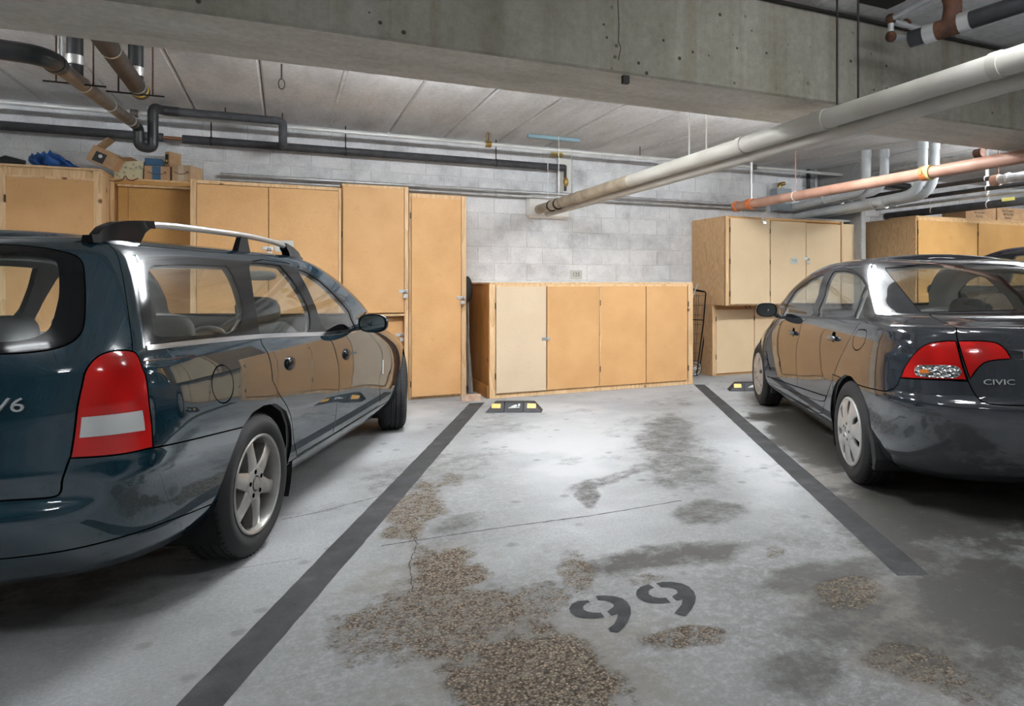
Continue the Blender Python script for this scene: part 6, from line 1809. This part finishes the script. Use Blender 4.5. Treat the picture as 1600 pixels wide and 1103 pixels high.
# ---- black trap and brown pipe on the left
P0 = gy(80, 95, 5.15); P1 = gy(209, 193, 7.2)
br = pipe('brown_pipe', [P0, P1], 0.046, 'pipe_brown', 'brown waste pipe running over the wagon roof into a black trap')
d_ = (P0 - P1).normalized()
tube('elbow', arc_pts([P0 - d_ * 0.12, P0 + d_ * 0.10, P0 + Vector((-0.45, -0.10, 0.02)), P0 + Vector((-2.5, -0.15, 0.05))], 0.28, 10), 0.058, 'pipe_black', br, 18)
for f in (0.03, 0.30, 0.62, 0.93): ring('pipe_band', P0.lerp(P1, f), d_, 0.046, 0.004 if f > 0.1 else 0.016, 0.02 if f > 0.1 else 0.06, 'steel' if f > 0.1 else 'pipe_black', br)
tz = gy(225, 237, 7.3).z
tr = tube('trap', arc_pts([P1 - d_ * 0.02, P1 + Vector((0.02, 0.10, -0.02)), Vector((P1.x + 0.02, 7.3, tz + 0.04)), Vector((gy(239, 230, 7.3).x, 7.3, tz + 0.03)), Vector((gy(239, 180, 7.3).x, 7.3, zk2 + 0.0)), Vector((gy(239, 180, 7.3).x + 0.05, YK2, zk2)), Vector((xa_, YK2, zk2))], 0.09, 8), 0.042, 'pipe_black', br, 16)
tube('branch_stub', [(xa_ - 0.25, YK2, zk2), (xa_ + 0.02, YK2, zk2)], 0.026, 'galvanised', br, 12)
# second, dark pipe ending in a cap
Q0 = gz(160, 60, 2.62); Q1 = gz(219, 142, 2.60)
d2 = (Q1 - Q0).normalized()
dp_ = pipe('dark_pipe', [Q0 - d2 * 1.2, Q1], 0.056, 'pipe_dark', 'dark capped pipe hung under the ceiling left of the beam')
ring('end_cap', Q1, d2, 0.056, 0.004, 0.05, 'pipe_black', dp_); ring('yellow_band', Q1 - d2 * 0.05, d2, 0.056, 0.003, 0.03, 'band_yellow', dp_)
ring('pipe_band', Q0 + d2 * 0.18, d2, 0.056, 0.003, 0.015, 'steel', dp_); ring('pipe_band', Q1 - d2 * 0.14, d2, 0.056, 0.003, 0.015, 'steel', dp_)
def riser(px_, py_top, py_bot, z_b, parent, c=None):
    c = c or gz(px_, py_bot, z_b)
    o = tube('riser', [c, (c.x, c.y, CZ - 0.006)], 0.046, 'pipe_black', parent, 14)
    ring('riser_clamp', (c.x, c.y, c.z + 0.10), (0, 0, 1), 0.046, 0.006, 0.06, 'steel', parent)
    ring('riser_flange', (c.x, c.y, CZ - 0.018), (0, 0, 1), 0.05, 0.03, 0.022, 'galvanised', parent)
    for s in (-1, 1):
        rod('threaded_rod', (c.x + s * 0.10, c.y, c.z - 0.06), CZ - 0.006, 'rust', parent, 0.005)
    tube('cross_bar', [(c.x - 0.17, c.y, c.z - 0.055), (c.x + 0.17, c.y, c.z - 0.055)], 0.006, 'dark_iron', parent, 8)
riser(215, 75, 112, 2.66, dp_, Vector((Q1.x - 0.005, Q1.y - 0.13, 2.60)))
riser(117, 62, 118, 2.60, br)
for px_ in (92, 97): rod('threaded_rod', gz(px_, 100, 2.6), CZ - 0.006, 'galvanised', br, 0.005)
# hook in the ceiling
h0 = gz(440, 100, CZ)
hk = tube('ceiling_hook', [h0, h0 + Vector((0, 0, -0.12))], 0.006, 'dark_iron', None, 8); tag(hk, 'small iron ring hook hanging from the ceiling behind the beam', 'hook')
bm = bmesh.new(); add_tube(bm, [h0 + Vector((0.022 * math.cos(q), 0, -0.155 + 0.04 * math.sin(q))) for q in [2 * PI * k / 16 for k in range(16)]], 0.004, 6, closed=True); bm_obj('hook_ring', bm, 'dark_iron', hk, True)
# ---- conduits along the wall above the cabinets
for i, dz in enumerate((0.0, -0.052)):
    Yc = WY - 0.105
    z0 = Z_at(690, 292.5, Yc) + dz
    o = pipe('conduit', [(-0.60, Yc, z0), (gy(1142, 318, Yc).x + 0.6, Yc, z0 - 0.0)], 0.016 if i else 0.019, 'galvanised', ['grey electrical conduit on the block wall just above the tall cabinets, upper of two', 'grey electrical conduit on the block wall just above the tall cabinets, lower of two'][i], 'conduits on the block wall', seg=10)
    for px_ in (550, 780): ring('coupling', (gy(px_, 290, Yc).x, Yc, z0), XAX, 0.018, 0.005, 0.07, 'galvanised', o)
# electrical box
a, b_ = gy(1214, 328, WY - 0.16), gy(1244, 296, WY - 0.16)
eb = box('junction_box', (a.x, WY - 0.16, a.z), (b_.x - 0.09, WY - 0.003, b_.z), 'box_grey', None, 0.005); tag(eb, 'blue-grey steel junction box on the wall above the cream cabinet', 'junction box')
bm = bmesh.new(); add_box(bm, (a.x - 0.004, WY - 0.166, a.z - 0.004), (b_.x - 0.086, WY - 0.16, b_.z + 0.004), None, 0.002); bm_obj('box_cover', bm, 'box_grey', eb)
tube('cable_gland', arc_pts([(a.x + 0.10, WY - 0.08, b_.z), (a.x + 0.10, WY - 0.08, b_.z + 0.07), (a.x + 0.2, WY - 0.08, b_.z + 0.09)], 0.04), 0.028, 'brass', eb, 10)
xg = gy(1275, 290, WY - 0.1).x
cg = tube('conduit', [(xg, WY - 0.1, gy(1275, 300, WY - 0.1).z), (xg, WY - 0.1, CZ)], 0.03, 'galvanised', None, 12); tag(cg, 'vertical grey conduit rising from beside the junction box', 'conduit')
xg2 = gy(1262, 290, WY - 0.06).x
cg = tube('drain_pipe', [(xg2, WY - 0.07, gy(1262, 300, WY - 0.06).z), (xg2, WY - 0.07, CZ)], 0.03, 'pipe_black', None, 12); tag(cg, 'vertical black pipe on the wall left of the grey conduit', 'pipe')
g1 = pipe('drain_pipe', [(gy(1292, 270, WY - 0.2).x, WY - 0.2, Z_at(1310, 275, WY - 0.2)), (gy(1420, 285, WY - 0.2).x, WY - 0.2, Z_at(1310, 275, WY - 0.2) - 0.08)], 0.055, 'pipe_black', 'thick black pipe along the wall behind the grey duct bends')
# ---- grey duct bends
gl = 'grey plastic ducts'
specs = [(6.74, 6.62, 2.42, 'grey plastic duct dropping from the ceiling, leftmost of four'), (6.90, 6.48, 2.42, 'grey plastic duct dropping from the ceiling, second of four from the left'),
         (6.86, 5.86, 2.30, 'grey plastic duct dropping from the ceiling, third of four from the left'), (7.06, 5.86, 2.30, 'grey plastic duct dropping from the ceiling, rightmost of four')]
for x, y, zz, lb in specs:
    o = pipe('duct', [(x, y, CZ), (x, y, zz), (x, WY - 0.01, zz - 0.10)], 0.056, 'pvc_grey', lb, gl, 0.42)
    ring('socket', (x, y, CZ - 0.05), (0, 0, 1), 0.056, 0.008, 0.10, 'pvc_grey', o); ring('socket', (x, y + 0.62, zz - 0.035), YAX, 0.056, 0.008, 0.09, 'pvc_grey', o)
    ring('duct_strap', (x, y + 0.75, zz - 0.045), YAX, 0.058, 0.008, 0.02, 'steel', o)
box_t = box('cable_tray', (6.55, WY - 0.7, 2.086), (7.30, WY - 0.25, 2.12), 'wall_plain', None, 0.004); tag(box_t, 'flat grey board lying under the grey ducts on the cabinet', 'board')
# ---- dark pipes at the far right
def along(px_, py_, z):
    """pipe parallel to Y through one pixel at height z"""
    return gz(px_, py_, z)
for i, (px_, py_, z, r, mt, lb) in enumerate(((1600, 313, 2.30, 0.055, 'insulation_black', 'thick black pipe low over the amber cabinet at the right edge'), (1600, 297.5, 2.40, 0.022, 'galvanised', 'thin grey pipe above the thick black pipe at the right edge'),
        (1600, 286, 2.46, 0.03, 'pipe_black', 'upper thin black pipe over the amber cabinet at the right edge'), (1600, 270, 2.55, 0.03, 'pipe_dark', 'topmost dark pipe over the amber cabinet at the right edge'))):
    c = along(px_, py_, z)
    o = pipe('dark_pipe', [(c.x, 1.0, z), (c.x, WY - 0.02, z - 0.01)], r, mt, lb, 'dark pipes at the right edge')
    for yy_ in (c.y + 0.5, c.y + 1.4):
        ring('hanger_loop', (c.x, yy_, z), YAX, r, 0.006, 0.014, 'foam', o); rod('hanger_rod', (c.x, yy_, z + r), CZ, 'steel', o, 0.004)
    if i == 0:
        bm = bmesh.new(); q = gx(1580, 300, c.x); add_box(bm, (c.x - 0.062, q.y - 0.09, z + 0.01), (c.x - 0.056, q.y + 0.09, z + 0.055), None); bm_obj('yellow_tag', bm, 'tag_yellow', o)
c = gz(1530, 239, 2.75)
o = pipe('branch_pipe', [(c.x, c.y, 2.75), (c.x, YS - 0.06, 2.75)], 0.03, 'galvanised', 'grey branch pipe with a rusty elbow beyond the primed pipe')
ring('elbow_fitting', (c.x, c.y, 2.75), YAX, 0.03, 0.022, 0.10, 'rust', o); tube('stub', [(c.x + 0.1, c.y, 2.72), (c.x + 0.1, c.y, CZ - 0.006)], 0.04, 'pipe_black', o, 12)
c = gz(1560, 281, 2.42)
o = pipe('branch_pipe', [(c.x, c.y, 2.42), (c.x + 0.0, 1.5, 2.47)], 0.05, 'galvanised', 'bright grey jointed pipe with an orange-brown end below the primed pipe')
for k in range(3): ring('joint', (c.x, c.y - 0.12 - 0.35 * k, 2.425), YAX, 0.05, 0.01, 0.03, 'steel', o)
ring('end_fitting', (c.x, c.y + 0.03, 2.42), YAX, 0.05, 0.014, 0.09, 'orange_primer', o); rod('hanger_rod', (c.x, c.y, 2.45), CZ, 'rust', o, 0.006)
# ---- rusty branch in front of the beam, top right
E0 = gz(1422, 62, 2.60); E1 = gz(1515, 32, 2.62); dd = (E1 - E0).normalized()
rb = pipe('rusty_pipe', [E1 - dd * 0.03, E1 + dd * 1.6], 0.046, 'pipe_black', 'black pipe with a rusty cast branch and clamps in front of the beam')
def alongE(f0, f1, r, mt, nm): return tube(nm, [E0.lerp(E1, f0), E0.lerp(E1, f1)], r, mt, rb, 16)
alongE(0.0, 0.30, 0.046, 'pipe_black', 'pipe_end'); alongE(0.26, 0.46, 0.052, 'steel', 'clamp'); alongE(0.44, 0.86, 0.05, 'rust', 'tee'); alongE(0.84, 1.02, 0.054, 'steel', 'clamp')
tpt = E0.lerp(E1, 0.68)
tube('tee_branch', arc_pts([tpt, tpt + Vector((0.0, -0.03, 0.14)), tpt + Vector((-0.08, 0.05, 0.31))], 0.1), 0.048, 'rust', rb, 14)
rod('hanger_rod', E0.lerp(E1, 0.74), CZ, 'dark_iron', rb, 0.006)
g0 = gz(1392, 30, 2.74)
gp = pipe('thin_pipe', [g0 + Vector((0.05, -0.9, 0.10)), g0, g0 + Vector((0.0, 0.0, -0.10)), g0 + Vector((0.16, -0.03, -0.10))], 0.017, 'galvanised', 'thin galvanised pipe with rusty elbows beside the rusty branch', None, 0.03)
for q in (g0, g0 + Vector((0, 0, -0.10)), g0 + Vector((0.12, 0.0, -0.01))): ellipsoid('elbow', q, (0.032, 0.032, 0.032), 'rust', gp, None, 12)
tube('stub', [g0 + Vector((0.02, 0, -0.01)), g0 + Vector((0.22, -0.02, -0.03))], 0.02, 'galvanised', gp, 10)
rod('hanger_rod', g0 + Vector((0.02, -0.25, 0.03)), CZ, 'dark_iron', gp, 0.005)
cz_ = CZ - 0.025
o = pipe('conduit', [(gz(1150, 2, cz_).x - 1.0, YB - 0.02, cz_), (gz(1575, 80, cz_).x + 1.5, YB - 0.02, cz_)], 0.012, 'dark_iron', 'thin dark conduit in the corner between beam and ceiling', seg=8, cat='conduit')
a, b_ = gz(1345, 3, CZ - 0.05), gz(1400, 9, CZ - 0.05)
cbx = box('ceiling_box', (a.x, a.y - 0.12, CZ - 0.05), (b_.x, a.y + 0.02, CZ - 0.002), 'dark_iron', None, 0.004); tag(cbx, 'dark flat box on the ceiling in front of the beam', 'box')
